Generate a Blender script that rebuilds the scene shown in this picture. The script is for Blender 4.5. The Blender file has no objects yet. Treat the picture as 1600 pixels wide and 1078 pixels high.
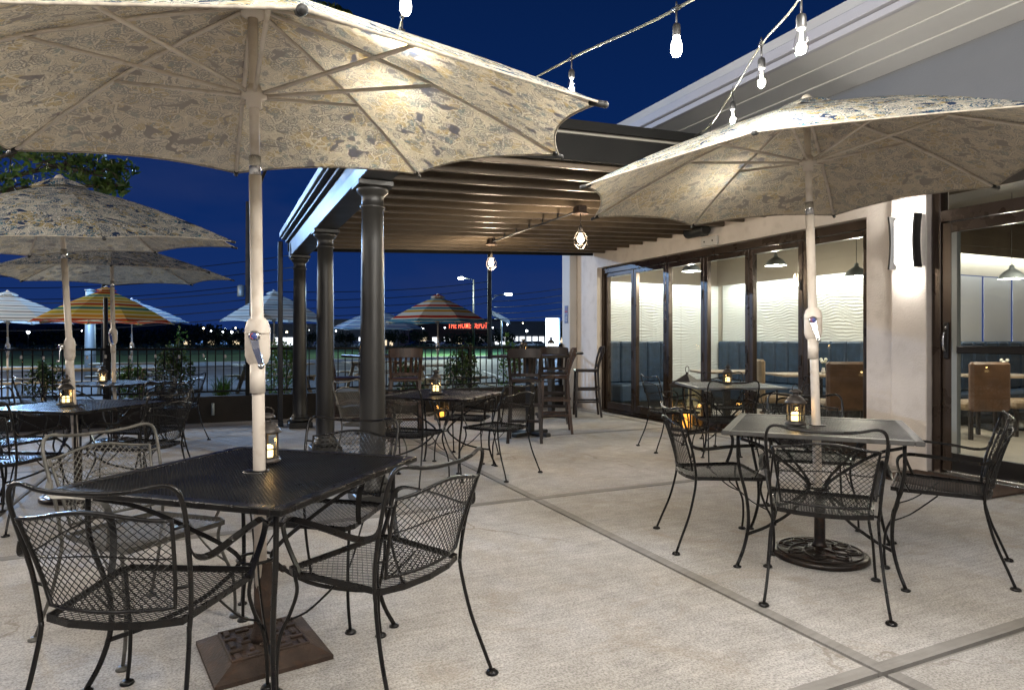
import bpy, math, random
from math import sin, cos, pi, radians
from mathutils import Vector, Matrix, Quaternion
random.seed(7)
S = bpy.context.scene
COL = S.collection
# ---------------------------------------------------------------- camera, sky, exposure
H = 1.25                                   # camera height; world Y runs along the restaurant wall
YAW = math.atan(465.0 / 1010.0)
CY, SY = cos(YAW), sin(YAW)
cam_data = bpy.data.cameras.new('camera')
cam = bpy.data.objects.new('camera', cam_data)
COL.objects.link(cam)
cam.location = (0, 0, H)
cam.rotation_euler = (radians(90), 0, -YAW)
cam_data.sensor_width = 36
cam_data.lens = 36 * 1010 / 1600
cam_data.shift_y = -7 / 1600
cam_data.clip_end = 3000
cam_data.clip_start = 0.05
S.camera = cam
wd = bpy.data.worlds.new('World')
S.world = wd
wd.use_nodes = True
nt = wd.node_tree
bg = nt.nodes['Background']
tc = nt.nodes.new('ShaderNodeTexCoord')
sp = nt.nodes.new('ShaderNodeSeparateXYZ')
rp = nt.nodes.new('ShaderNodeValToRGB')
nt.links.new(tc.outputs['Generated'], sp.inputs[0])
nt.links.new(sp.outputs['Z'], rp.inputs[0])
rp.color_ramp.elements[0].position = 0.0
rp.color_ramp.elements[0].color = (0.0105, 0.033, 0.150, 1)
rp.color_ramp.elements[1].position = 0.55
rp.color_ramp.elements[1].color = (0.0020, 0.012, 0.060, 1)
e = rp.color_ramp.elements.new(0.2)
e.color = (0.0030, 0.021, 0.115, 1)
nz = nt.nodes.new('ShaderNodeTexNoise')
nz.inputs['Scale'].default_value = 2.2
nz.inputs['Detail'].default_value = 5
nz.inputs['Roughness'].default_value = 0.55
mp = nt.nodes.new('ShaderNodeMapping')
mp.inputs['Scale'].default_value = (1, 1, 3.2)
nt.links.new(tc.outputs['Generated'], mp.inputs[0])
nt.links.new(mp.outputs[0], nz.inputs['Vector'])
cr = nt.nodes.new('ShaderNodeValToRGB')
cr.color_ramp.elements[0].position = 0.50
cr.color_ramp.elements[0].color = (0, 0, 0, 1)
cr.color_ramp.elements[1].position = 0.80
cr.color_ramp.elements[1].color = (1, 1, 1, 1)
nt.links.new(nz.outputs['Fac'], cr.inputs[0])
mx = nt.nodes.new('ShaderNodeMix')
mx.data_type = 'RGBA'
mx.inputs['B'].default_value = (0.020, 0.036, 0.125, 1)
nt.links.new(cr.outputs[0], mx.inputs['Factor'])
nt.links.new(rp.outputs[0], mx.inputs['A'])
nt.links.new(mx.outputs['Result'], bg.inputs['Color'])
bg.inputs['Strength'].default_value = 0.86
S.view_settings.view_transform = 'Standard'
S.view_settings.look = 'None'
S.view_settings.exposure = 0.18
S.view_settings.gamma = 1.0
S.view_settings.use_curve_mapping = False
S.render.engine = 'CYCLES'
cy = S.cycles
cy.use_denoising = True
try:
    cy.denoiser = 'OPENIMAGEDENOISE'
except Exception:
    pass
cy.max_bounces = 8
cy.diffuse_bounces = 4
cy.glossy_bounces = 4
cy.transmission_bounces = 6
cy.transparent_max_bounces = 24
cy.sample_clamp_indirect = 4.0
cy.caustics_reflective = False
cy.caustics_refractive = False
try:
    cy.use_light_tree = True
except Exception:
    pass
# lamp powers (W)
P_BULB = 25.0
P_PENDANT = 60.0
P_SCONCE = 9.0
P_STREET = 4200.0
WARM = (1.0, 0.80, 0.56)
COOLW = (1.0, 0.95, 0.885)
STREET = (0.33, 0.58, 1.0)


def W(px, d):
    """point on the plan seen at photo column px and distance d ahead of the camera"""
    xc = (px - 800) / 1010 * d
    return xc * CY + d * SY, -xc * SY + d * CY


def C2W(xc, d, z):
    return Vector((xc * CY + d * SY, -xc * SY + d * CY, z))


# ---------------------------------------------------------------- mesh helpers
class MB:
    def __init__(s):
        s.v = []; s.f = []; s.m = []; s.uv = None; s.sm = []

    def add(s, vs, fs, mi=0, smooth=False):
        b = len(s.v)
        s.v.extend([tuple(p) for p in vs])
        for f in fs:
            s.f.append(tuple(i + b for i in f)); s.m.append(mi); s.sm.append(smooth)
        return s

    def box(s, x0, x1, y0, y1, z0, z1, mi=0, mat=None):
        vs = [(x, y, z) for z in (z0, z1) for y in (y0, y1) for x in (x0, x1)]
        if mat is not None:
            vs = [mat @ Vector(p) for p in vs]
        return s.add(vs, [(0, 2, 3, 1), (4, 5, 7, 6), (0, 1, 5, 4), (2, 6, 7, 3), (0, 4, 6, 2), (1, 3, 7, 5)], mi)

    def bbox(s, x0, x1, y0, y1, z0, z1, b=.005, mi=0, mat=None):
        """box with chamfered edges"""
        b = min(b, (x1 - x0) * .45, (y1 - y0) * .45, (z1 - z0) * .45)
        vs = []; idx = {}
        X = (x0, x1); Y = (y0, y1); Z = (z0, z1)
        for i in (0, 1):
            for j in (0, 1):
                for k in (0, 1):
                    sx = b if i == 0 else -b; sy = b if j == 0 else -b; sz = b if k == 0 else -b
                    idx[i, j, k, 0] = len(vs); vs.append((X[i], Y[j] + sy, Z[k] + sz))
                    idx[i, j, k, 1] = len(vs); vs.append((X[i] + sx, Y[j], Z[k] + sz))
                    idx[i, j, k, 2] = len(vs); vs.append((X[i] + sx, Y[j] + sy, Z[k]))
        fs = []
        q = lambda *a: fs.append(tuple(idx[t] for t in a))
        q((0, 0, 0, 0), (0, 0, 1, 0), (0, 1, 1, 0), (0, 1, 0, 0)); q((1, 0, 0, 0), (1, 1, 0, 0), (1, 1, 1, 0), (1, 0, 1, 0))
        q((0, 0, 0, 1), (1, 0, 0, 1), (1, 0, 1, 1), (0, 0, 1, 1)); q((0, 1, 0, 1), (0, 1, 1, 1), (1, 1, 1, 1), (1, 1, 0, 1))
        q((0, 0, 0, 2), (0, 1, 0, 2), (1, 1, 0, 2), (1, 0, 0, 2)); q((0, 0, 1, 2), (1, 0, 1, 2), (1, 1, 1, 2), (0, 1, 1, 2))
        for k in (0, 1):
            for i in (0, 1):
                q((i, 0, k, 0), (i, 1, k, 0), (i, 1, k, 2), (i, 0, k, 2))
            for j in (0, 1):
                q((0, j, k, 1), (1, j, k, 1), (1, j, k, 2), (0, j, k, 2))
        for i in (0, 1):
            for j in (0, 1):
                q((i, j, 0, 0), (i, j, 1, 0), (i, j, 1, 1), (i, j, 0, 1))
                for k in (0, 1):
                    q((i, j, k, 0), (i, j, k, 1), (i, j, k, 2))
        if mat is not None:
            vs = [mat @ Vector(p) for p in vs]
        return s.add(vs, fs, mi)

    def sect(s, pts, prof, closed=False, mi=0, up=(0, 0, 1), smooth=True, caps=True, scale=None):
        """sweep a 2D profile (list of (a,b)) along pts; b axis leans to up"""
        pts = [Vector(p) for p in pts]
        n = len(pts); m = len(prof); vs = []
        up = Vector(up); prevn = None
        for i, p in enumerate(pts):
            if closed:
                t = pts[(i + 1) % n] - pts[i - 1]
            else:
                t = pts[min(i + 1, n - 1)] - pts[max(i - 1, 0)]
            if t.length < 1e-9:
                t = Vector((0, 0, 1))
            t.normalize()
            if prevn is None:
                u = up - t * up.dot(t)
                if u.length < .05:
                    u = Vector((1, 0, 0)) - t * t.x
                    if u.length < .05:
                        u = Vector((0, 1, 0)) - t * t.y
            else:
                u = prevn - t * prevn.dot(t)
            u.normalize(); prevn = u
            a = t.cross(u)
            k = scale[i] if scale else 1
            for (x, y) in prof:
                vs.append(p + a * (x * k) + u * (y * k))
        fs = []
        rng = n if closed else n - 1
        for i in range(rng):
            j = (i + 1) % n
            for q in range(m):
                r = (q + 1) % m
                fs.append((i * m + q, j * m + q, j * m + r, i * m + r))
        s.add(vs, fs, mi, smooth)
        if caps and not closed:
            b = len(s.v) - n * m
            s.f.append(tuple(b + q for q in range(m))); s.m.append(mi); s.sm.append(False)
            s.f.append(tuple(b + (n - 1) * m + q for q in reversed(range(m)))); s.m.append(mi); s.sm.append(False)
        return s

    def tube(s, pts, r, n=6, closed=False, mi=0, up=(0, 0, 1), scale=None, flat=1.0):
        prof = [(r * cos(2 * pi * k / n), flat * r * sin(2 * pi * k / n)) for k in range(n)]
        return s.sect(pts, prof, closed, mi, up, True, True, scale)

    def bar(s, pts, w, h, closed=False, mi=0, up=(0, 0, 1)):
        return s.sect(pts, [(-w / 2, -h / 2), (w / 2, -h / 2), (w / 2, h / 2), (-w / 2, h / 2)], closed, mi, up, False)

    def lathe(s, prof, n=20, c=(0, 0, 0), mi=0, smooth=True, axis=None, a0=0):
        vs = []; fs = []; m = len(prof)
        M = Matrix.Identity(3)
        if axis is not None:
            M = Vector((0, 0, 1)).rotation_difference(Vector(axis)).to_matrix()
        c = Vector(c)
        for k in range(n):
            a = 2 * pi * k / n + a0
            for (r, z) in prof:
                vs.append(c + M @ Vector((r * cos(a), r * sin(a), z)))
        for k in range(n):
            l = (k + 1) % n
            for i in range(m - 1):
                fs.append((k * m + i, l * m + i, l * m + i + 1, k * m + i + 1))
        s.add(vs, fs, mi, smooth)
        b = len(s.v) - n * m
        if prof[0][0] > 1e-6:
            s.f.append(tuple(b + k * m for k in reversed(range(n)))); s.m.append(mi); s.sm.append(False)
        if prof[-1][0] > 1e-6:
            s.f.append(tuple(b + k * m + m - 1 for k in range(n))); s.m.append(mi); s.sm.append(False)
        return s

    def ball(s, c, r, n=10, mi=0, sz=1.0):
        k = max(4, n // 2 + 1)
        return s.lathe([(r * sin(pi * i / k) if 0 < i < k else 0, -r * sz * cos(pi * i / k)) for i in range(k + 1)], n, c, mi)

    def xf(s, M):
        s.v = [tuple(M @ Vector(p)) for p in s.v]
        return s


def smooth(pts, k=4, closed=False):
    P = [Vector(p) for p in pts]; n = len(P); out = []
    for i in range(n if closed else n - 1):
        p0 = P[i - 1] if (closed or i > 0) else P[0] * 2 - P[1]
        p1 = P[i]; p2 = P[(i + 1) % n]
        p3 = P[(i + 2) % n] if (closed or i + 2 < n) else P[-1] * 2 - P[-2]
        for j in range(k):
            t = j / k
            out.append(.5 * ((2 * p1) + (p2 - p0) * t + (2 * p0 - 5 * p1 + 4 * p2 - p3) * t * t + (3 * p1 - p0 - 3 * p2 + p3) * t ** 3))
    if not closed:
        out.append(P[-1].copy())
    return out


def mesh_of(name, mb, mats):
    me = bpy.data.meshes.new(name)
    me.from_pydata(mb.v, [], mb.f)
    for m in (mats if isinstance(mats, (list, tuple)) else [mats]):
        me.materials.append(m)
    me.polygons.foreach_set('material_index', mb.m)
    me.polygons.foreach_set('use_smooth', mb.sm)
    if mb.uv is not None:
        l = me.uv_layers.new(name='UVMap')
        flat = []
        for p in me.polygons:
            for vi in p.vertices:
                flat += list(mb.uv[vi])
        l.data.foreach_set('uv', flat)
    me.update()
    return me


def obj(name, mb, mats, parent=None, kind=None, loc=None):
    me = mb if isinstance(mb, bpy.types.Mesh) else mesh_of(name, mb, mats)
    o = bpy.data.objects.new(name, me)
    COL.objects.link(o)
    if parent is not None:
        o.parent = parent
    if kind:
        o['kind'] = kind
    if loc is not None:
        o.location = loc
    return o


def tag(o, label, cat, group=None):
    o['label'] = label; o['category'] = cat
    if group:
        o['group'] = group
    return o


def thing(name, label, cat, loc=(0, 0, 0), rz=0, group=None):
    o = bpy.data.objects.new(name, None)
    COL.objects.link(o)
    o.empty_display_size = .1
    o.location = loc; o.rotation_euler = (0, 0, rz)
    return tag(o, label, cat, group)


def dup(root, loc=None, rz=None, label=None, group=None, parent=None):
    c = root.copy(); COL.objects.link(c)
    if parent is not None:
        c.parent = parent
    if loc is not None:
        c.location = loc
    if rz is not None:
        c.rotation_euler = (0, 0, rz)
    if label:
        c['label'] = label
    if group:
        c['group'] = group
    for ch in list(root.children):
        dup(ch, parent=c)
    return c


def lamp(name, loc, power, color, radius=.03, parent=None, kind='POINT', rot=None, **kw):
    l = bpy.data.lights.new(name, kind)
    l.energy = power; l.color = color
    if kind in ('POINT', 'SPOT'):
        l.shadow_soft_size = radius
    for k, v in kw.items():
        setattr(l, k, v)
    o = bpy.data.objects.new(name, l); COL.objects.link(o)
    o.location = loc
    if rot:
        o.rotation_euler = rot
    if parent is not None:
        o.parent = parent
    return o


# ---------------------------------------------------------------- materials
def newmat(name):
    m = bpy.data.materials.new(name); m.use_nodes = True
    return m, m.node_tree.nodes, m.node_tree.links, m.node_tree.nodes['Principled BSDF']


def plain(name, col, rough=.5, metal=0.0, var=0.0, vscale=8, bump=0.0, bscale=60, spec=.5, dirt=None, rvar=0.0):
    m, N, L, b = newmat(name)
    b.inputs['Base Color'].default_value = (*col, 1)
    b.inputs['Roughness'].default_value = rough
    b.inputs['Metallic'].default_value = metal
    b.inputs['Specular IOR Level'].default_value = spec
    t = N.new('ShaderNodeTexCoord')
    if var or rvar:
        n = N.new('ShaderNodeTexNoise'); n.inputs['Scale'].default_value = vscale; n.inputs['Detail'].default_value = 6
        L.new(t.outputs['Object'], n.inputs['Vector'])
        if var:
            r = N.new('ShaderNodeMapRange'); r.inputs[1].default_value = .3; r.inputs[2].default_value = .7
            r.inputs[3].default_value = 1 - var; r.inputs[4].default_value = 1 + var
            L.new(n.outputs['Fac'], r.inputs[0])
            h = N.new('ShaderNodeMix'); h.data_type = 'RGBA'; h.blend_type = 'MULTIPLY'; h.inputs['Factor'].default_value = 1
            h.inputs['A'].default_value = (*col, 1)
            L.new(r.outputs[0], h.inputs['B'])
            out = h.outputs['Result']
            if dirt:
                n2 = N.new('ShaderNodeTexNoise'); n2.inputs['Scale'].default_value = vscale * 2.7; n2.inputs['Detail'].default_value = 8
                L.new(t.outputs['Object'], n2.inputs['Vector'])
                r2 = N.new('ShaderNodeMapRange'); r2.inputs[1].default_value = .52; r2.inputs[2].default_value = .68
                r2.inputs[4].default_value = dirt[3]
                L.new(n2.outputs['Fac'], r2.inputs[0])
                d = N.new('ShaderNodeMix'); d.data_type = 'RGBA'
                d.inputs['B'].default_value = (*dirt[:3], 1)
                L.new(r2.outputs[0], d.inputs['Factor']); L.new(out, d.inputs['A'])
                out = d.outputs['Result']
            L.new(out, b.inputs['Base Color'])
        if rvar:
            r = N.new('ShaderNodeMapRange'); r.inputs[1].default_value = .3; r.inputs[2].default_value = .7
            r.inputs[3].default_value = rough - rvar; r.inputs[4].default_value = rough + rvar
            L.new(n.outputs['Fac'], r.inputs[0]); L.new(r.outputs[0], b.inputs['Roughness'])
    if bump:
        n = N.new('ShaderNodeTexNoise'); n.inputs['Scale'].default_value = bscale; n.inputs['Detail'].default_value = 4
        L.new(t.outputs['Object'], n.inputs['Vector'])
        bp = N.new('ShaderNodeBump'); bp.inputs['Strength'].default_value = bump; bp.inputs['Distance'].default_value = .01
        L.new(n.outputs['Fac'], bp.inputs['Height']); L.new(bp.outputs[0], b.inputs['Normal'])
    return m


def emit(name, col, strength, base=None):
    m, N, L, b = newmat(name)
    b.inputs['Base Color'].default_value = (*(base or (.8, .8, .8)), 1)
    b.inputs['Emission Color'].default_value = (*col, 1)
    b.inputs['Emission Strength'].default_value = strength
    return m


def glassmat(name, tint=(.93, .96, .95), refl=1.0, rough=0.0):
    m, N, L, b = newmat(name)
    N.remove(b)
    out = N['Material Output']
    tr = N.new('ShaderNodeBsdfTransparent'); tr.inputs[0].default_value = (*tint, 1)
    gl = N.new('ShaderNodeBsdfGlossy'); gl.inputs['Roughness'].default_value = rough
    lw_ = N.new('ShaderNodeLayerWeight'); lw_.inputs['Blend'].default_value = .5
    pw_ = N.new('ShaderNodeMath'); pw_.operation = 'POWER'; pw_.inputs[1].default_value = 5
    L.new(lw_.outputs['Facing'], pw_.inputs[0])
    mu = N.new('ShaderNodeMath'); mu.operation = 'MULTIPLY_ADD'; mu.inputs[1].default_value = .94 * refl; mu.inputs[2].default_value = .035 * refl
    L.new(pw_.outputs[0], mu.inputs[0])
    mx = N.new('ShaderNodeMixShader')
    L.new(mu.outputs[0], mx.inputs[0]); L.new(tr.outputs[0], mx.inputs[1]); L.new(gl.outputs[0], mx.inputs[2])
    L.new(mx.outputs[0], out.inputs[0])
    return m


def woodmat(name, c1, c2, rough=.45, scale=6, axis='X'):
    m, N, L, b = newmat(name)
    t = N.new('ShaderNodeTexCoord'); mp = N.new('ShaderNodeMapping')
    sc = {'X': (1, 9, 9), 'Y': (9, 1, 9), 'Z': (9, 9, 1)}[axis]
    mp.inputs['Scale'].default_value = sc
    n = N.new('ShaderNodeTexNoise'); n.inputs['Scale'].default_value = scale; n.inputs['Detail'].default_value = 6
    n.inputs['Distortion'].default_value = .6
    r = N.new('ShaderNodeValToRGB'); r.color_ramp.elements[0].color = (*c1, 1); r.color_ramp.elements[1].color = (*c2, 1)
    r.color_ramp.elements[0].position = .35; r.color_ramp.elements[1].position = .68
    L.new(t.outputs['Object'], mp.inputs[0]); L.new(mp.outputs[0], n.inputs['Vector']); L.new(n.outputs['Fac'], r.inputs[0])
    L.new(r.outputs[0], b.inputs['Base Color']); b.inputs['Roughness'].default_value = rough
    bp = N.new('ShaderNodeBump'); bp.inputs['Strength'].default_value = .15; bp.inputs['Distance'].default_value = .004
    L.new(n.outputs['Fac'], bp.inputs['Height']); L.new(bp.outputs[0], b.inputs['Normal'])
    return m


def concrete(name, base, speck=1.0, rough=.75):
    m, N, L, b = newmat(name)
    t = N.new('ShaderNodeTexCoord')
    geo = N.new('ShaderNodeNewGeometry')
    pos = geo.outputs['Position']

    def noise(scale, det=5, ro=.55, vec=None, dist=0):
        n = N.new('ShaderNodeTexNoise'); n.inputs['Scale'].default_value = scale; n.inputs['Detail'].default_value = det
        n.inputs['Roughness'].default_value = ro; n.inputs['Distortion'].default_value = dist
        L.new(vec or pos, n.inputs['Vector']); return n

    def rng(src, a, b_, c, d):
        r = N.new('ShaderNodeMapRange'); r.inputs[1].default_value = a; r.inputs[2].default_value = b_
        r.inputs[3].default_value = c; r.inputs[4].default_value = d
        L.new(src, r.inputs[0]); return r.outputs[0]

    def mul(a, f, fac=1.0):
        x = N.new('ShaderNodeMix'); x.data_type = 'RGBA'; x.blend_type = 'MULTIPLY'; x.inputs['Factor'].default_value = fac
        L.new(a, x.inputs['A']); L.new(f, x.inputs['B']); return x.outputs['Result']
    big = noise(.9, 6, .6, dist=.4)
    ramp = N.new('ShaderNodeValToRGB')
    ramp.color_ramp.elements[0].position = .32; ramp.color_ramp.elements[1].position = .68
    ramp.color_ramp.elements[0].color = (base[0] * .80, base[1] * .77, base[2] * .72, 1)
    ramp.color_ramp.elements[1].color = (base[0] * 1.1, base[1] * 1.1, base[2] * 1.12, 1)
    L.new(big.outputs['Fac'], ramp.inputs[0])
    c = ramp.outputs[0]
    mid = noise(7, 8, .65)
    c = mul(c, rng(mid.outputs['Fac'], .3, .7, .84, 1.13))
    # broomed streaks along X
    mp = N.new('ShaderNodeMapping'); mp.inputs['Scale'].default_value = (2.2, 26, 1); mp.inputs['Rotation'].default_value = (0, 0, .12)
    L.new(pos, mp.inputs[0])
    st = noise(1.6, 4, .5, mp.outputs[0])
    c = mul(c, rng(st.outputs['Fac'], .35, .65, .90, 1.06))
    if speck:
        f1 = noise(105, 3, .75)
        c = mul(c, rng(f1.outputs['Fac'], .34, .60, .55, 1.12), speck)
        v = N.new('ShaderNodeTexVoronoi'); v.inputs['Scale'].default_value = 46
        L.new(pos, v.inputs['Vector'])
        gate = noise(6, 3)
        pit = N.new('ShaderNodeMath'); pit.operation = 'LESS_THAN'; pit.inputs[1].default_value = .13
        L.new(v.outputs['Distance'], pit.inputs[0])
        gm = N.new('ShaderNodeMath'); gm.operation = 'MULTIPLY'
        L.new(pit.outputs[0], gm.inputs[0]); L.new(rng(gate.outputs['Fac'], .5, .62, 0, .62), gm.inputs[1])
        dk = N.new('ShaderNodeMix'); dk.data_type = 'RGBA'
        dk.inputs['B'].default_value = (base[0] * .28, base[1] * .25, base[2] * .22, 1)
        L.new(gm.outputs[0], dk.inputs['Factor']); L.new(c, dk.inputs['A']); c = dk.outputs['Result']
        # stains
        s1 = noise(2.1, 7, .7, dist=1.2)
        sm = N.new('ShaderNodeMix'); sm.data_type = 'RGBA'
        sm.inputs['B'].default_value = (base[0] * .62, base[1] * .53, base[2] * .42, 1)
        L.new(rng(s1.outputs['Fac'], .53, .72, 0, .62), sm.inputs['Factor']); L.new(c, sm.inputs['A']); c = sm.outputs['Result']
        # hairline cracks
        vc = N.new('ShaderNodeTexVoronoi'); vc.feature = 'DISTANCE_TO_EDGE'; vc.inputs['Scale'].default_value = .42
        wob = noise(3.0, 6, .6)
        wm = N.new('ShaderNodeVectorMath'); wm.operation = 'SCALE'; wm.inputs['Scale'].default_value = .35
        L.new(wob.outputs['Color'], wm.inputs[0])
        wa = N.new('ShaderNodeVectorMath'); L.new(pos, wa.inputs[0]); L.new(wm.outputs[0], wa.inputs[1])
        L.new(wa.outputs[0], vc.inputs['Vector'])
        ck = N.new('ShaderNodeMix'); ck.data_type = 'RGBA'
        ck.inputs['B'].default_value = (base[0] * .45, base[1] * .4, base[2] * .34, 1)
        cg = noise(.8, 2)
        cm = N.new('ShaderNodeMath'); cm.operation = 'MULTIPLY'
        L.new(rng(vc.outputs['Distance'], .0012, .0045, .6, 0), cm.inputs[0]); L.new(rng(cg.outputs['Fac'], .48, .56, 0, 1), cm.inputs[1])
        L.new(cm.outputs[0], ck.inputs['Factor']); L.new(c, ck.inputs['A']); c = ck.outputs['Result']
    oi = N.new('ShaderNodeObjectInfo')
    c = mul(c, rng(oi.outputs['Random'], 0, 1, .90, 1.06))
    b.inputs['Specular IOR Level'].default_value = .22
    L.new(c, b.inputs['Base Color'])
    L.new(rng(mid.outputs['Fac'], .3, .7, rough - .14, rough + .1), b.inputs['Roughness'])
    bn = noise(110, 4, .7)
    bp = N.new('ShaderNodeBump'); bp.inputs['Strength'].default_value = .35; bp.inputs['Distance'].default_value = .004
    L.new(bn.outputs['Fac'], bp.inputs['Height']); L.new(bp.outputs[0], b.inputs['Normal'])
    return m


def fabric_floral(name):
    """printed umbrella cloth: scrolls, medallions and leaf blobs on cream; reverse side shows the print through"""
    m, N, L, b = newmat(name)
    out = N['Material Output']; N.remove(b)
    uv = N.new('ShaderNodeUVMap'); uv.uv_map = 'UVMap'

    def noise(scale, det=3, vec=None, dist=0):
        n = N.new('ShaderNodeTexNoise'); n.inputs['Scale'].default_value = scale; n.inputs['Detail'].default_value = det
        n.inputs['Distortion'].default_value = dist
        L.new(vec or uv.outputs[0], n.inputs['Vector']); return n

    def rng(src, a, b_, c, d, smoothstep=False):
        r = N.new('ShaderNodeMapRange'); r.inputs[1].default_value = a; r.inputs[2].default_value = b_
        r.inputs[3].default_value = c; r.inputs[4].default_value = d
        L.new(src, r.inputs[0]); return r.outputs[0]

    def mix(fac, a, b_):
        x = N.new('ShaderNodeMix'); x.data_type = 'RGBA'
        L.new(fac, x.inputs['Factor'])
        for s, v in (('A', a), ('B', b_)):
            if isinstance(v, tuple):
                x.inputs[s].default_value = (*v, 1)
            else:
                L.new(v, x.inputs[s])
        return x.outputs['Result']

    def math_(op, a, b_=None, c=None):
        x = N.new('ShaderNodeMath'); x.operation = op
        for i, v in enumerate((a, b_, c)):
            if v is None:
                continue
            if isinstance(v, (int, float)):
                x.inputs[i].default_value = v
            else:
                L.new(v, x.inputs[i])
        return x.outputs[0]
    w = noise(7, 2)
    ws = N.new('ShaderNodeVectorMath'); ws.operation = 'SCALE'; ws.inputs['Scale'].default_value = .07
    L.new(w.outputs['Color'], ws.inputs[0])
    wv = N.new('ShaderNodeVectorMath'); L.new(uv.outputs[0], wv.inputs[0]); L.new(ws.outputs[0], wv.inputs[1])
    P = wv.outputs[0]
    v1 = N.new('ShaderNodeTexVoronoi'); v1.inputs['Scale'].default_value = 11; v1.inputs['Randomness'].default_value = .75
    L.new(P, v1.inputs['Vector'])
    d = v1.outputs['Distance']
    # petals: angle around the cell centre
    sub = N.new('ShaderNodeVectorMath'); sub.operation = 'SUBTRACT'
    sc = N.new('ShaderNodeVectorMath'); sc.operation = 'SCALE'; sc.inputs['Scale'].default_value = 1.0
    L.new(P, sub.inputs[0]); L.new(v1.outputs['Position'], sub.inputs[1])
    sx = N.new('ShaderNodeSeparateXYZ'); L.new(sub.outputs[0], sx.inputs[0])
    ang = math_('ARCTAN2', sx.outputs[0], sx.outputs[1])
    pet = math_('COSINE', math_('MULTIPLY', ang, 8))
    dd = math_('ADD', d, math_('MULTIPLY', pet, .030))
    ring = math_('SINE', math_('MULTIPLY', dd, 40))
    rings = math_('MULTIPLY', rng(ring, .15, .4, 0, 1), rng(d, .36, .44, 1, 0))
    # scroll lines: level sets of noise
    n2 = noise(14, 2, P, .8)
    lv = math_('ABSOLUTE', math_('SINE', math_('MULTIPLY', n2.outputs['Fac'], 40)))
    lines = rng(lv, .16, .34, 1, 0)
    n3 = noise(11, 1.5, P, .6)
    blob = rng(n3.outputs['Fac'], .648, .660, 0, 1)
    n4 = noise(7.5, 2, P)
    must = rng(n4.outputs['Fac'], .52, .56, 0, 1)
    n5 = noise(17, 2, P)
    teal = rng(n5.outputs['Fac'], .60, .62, 0, 1)
    v2 = N.new('ShaderNodeTexVoronoi'); v2.feature = 'DISTANCE_TO_EDGE'; v2.inputs['Scale'].default_value = 18
    L.new(P, v2.inputs['Vector'])
    e2 = v2.outputs['Distance']
    c = mix(must, (.50, .46, .37), (.36, .27, .10))
    c = mix(teal, c, (.05, .15, .20))
    n6 = noise(6, 1.5, P)
    some = rng(n6.outputs['Fac'], .46, .50, 0, 1)
    c = mix(math_('MULTIPLY', rng(e2, .10, .14, 1, 0), some), c, (.025, .05, .09))
    c = mix(rng(e2, .045, .075, 1, 0), c, (.64, .60, .50))
    c = mix(lines, c, (.62, .59, .50))
    l2 = rng(lv, .36, .42, 0, 1); l2 = math_('MULTIPLY', l2, rng(lv, .60, .66, 1, 0))
    c = mix(l2, c, (.025, .05, .09))
    c = mix(rings, c, (.03, .08, .14))
    c = mix(blob, c, (.03, .05, .10))
    # reverse: washed out, warmer and greyer
    g = N.new('ShaderNodeNewGeometry')
    rev = N.new('ShaderNodeMix'); rev.data_type = 'RGBA'; rev.inputs['Factor'].default_value = .36
    rev.inputs['A'].default_value = (.82, .70, .545, 1)
    L.new(c, rev.inputs['B'])
    col = N.new('ShaderNodeMix'); col.data_type = 'RGBA'
    L.new(g.outputs['Backfacing'], col.inputs['Factor']); L.new(c, col.inputs['A']); L.new(rev.outputs['Result'], col.inputs['B'])
    wr = noise(3.0, 5)
    weave = noise(420, 2)
    bh = math_('ADD', math_('MULTIPLY', wr.outputs['Fac'], 1.0), math_('MULTIPLY', weave.outputs['Fac'], .02))
    bp = N.new('ShaderNodeBump'); bp.inputs['Strength'].default_value = .55; bp.inputs['Distance'].default_value = .04
    L.new(bh, bp.inputs['Height'])
    df = N.new('ShaderNodeBsdfDiffuse'); tl = N.new('ShaderNodeBsdfTranslucent'); ms = N.new('ShaderNodeMixShader')
    L.new(col.outputs['Result'], df.inputs[0]); L.new(bp.outputs[0], df.inputs['Normal'])
    tw = N.new('ShaderNodeMix'); tw.data_type = 'RGBA'; tw.blend_type = 'MULTIPLY'; tw.inputs['Factor'].default_value = 1
    tw.inputs['B'].default_value = (1.0, .93, .80, 1)
    L.new(c, tw.inputs['A']); L.new(tw.outputs['Result'], tl.inputs[0])
    ms.inputs[0].default_value = .30
    L.new(df.outputs[0], ms.inputs[1]); L.new(tl.outputs[0], ms.inputs[2]); L.new(ms.outputs[0], out.inputs[0])
    return m


def fabric_stripe(name, cols, period=.42):
    m, N, L, b = newmat(name)
    out = N['Material Output']; N.remove(b)
    uv = N.new('ShaderNodeUVMap'); uv.uv_map = 'UVMap'
    s = N.new('ShaderNodeSeparateXYZ'); L.new(uv.outputs[0], s.inputs[0])
    md = N.new('ShaderNodeMath'); md.operation = 'DIVIDE'; md.inputs[1].default_value = period; L.new(s.outputs[1], md.inputs[0])
    fr = N.new('ShaderNodeMath'); fr.operation = 'FRACT'; L.new(md.outputs[0], fr.inputs[0])
    r = N.new('ShaderNodeValToRGB'); r.color_ramp.interpolation = 'CONSTANT'
    el = r.color_ramp.elements
    el[0].position = 0; el[0].color = (*cols[0][1], 1)
    el[1].position = cols[1][0]; el[1].color = (*cols[1][1], 1)
    for p, c in cols[2:]:
        q = el.new(p); q.color = (*c, 1)
    L.new(fr.outputs[0], r.inputs[0])
    df = N.new('ShaderNodeBsdfDiffuse'); tl = N.new('ShaderNodeBsdfTranslucent'); ms = N.new('ShaderNodeMixShader')
    L.new(r.outputs[0], df.inputs[0]); L.new(r.outputs[0], tl.inputs[0]); ms.inputs[0].default_value = .35
    L.new(df.outputs[0], ms.inputs[1]); L.new(tl.outputs[0], ms.inputs[2]); L.new(ms.outputs[0], out.inputs[0])
    return m


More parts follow.
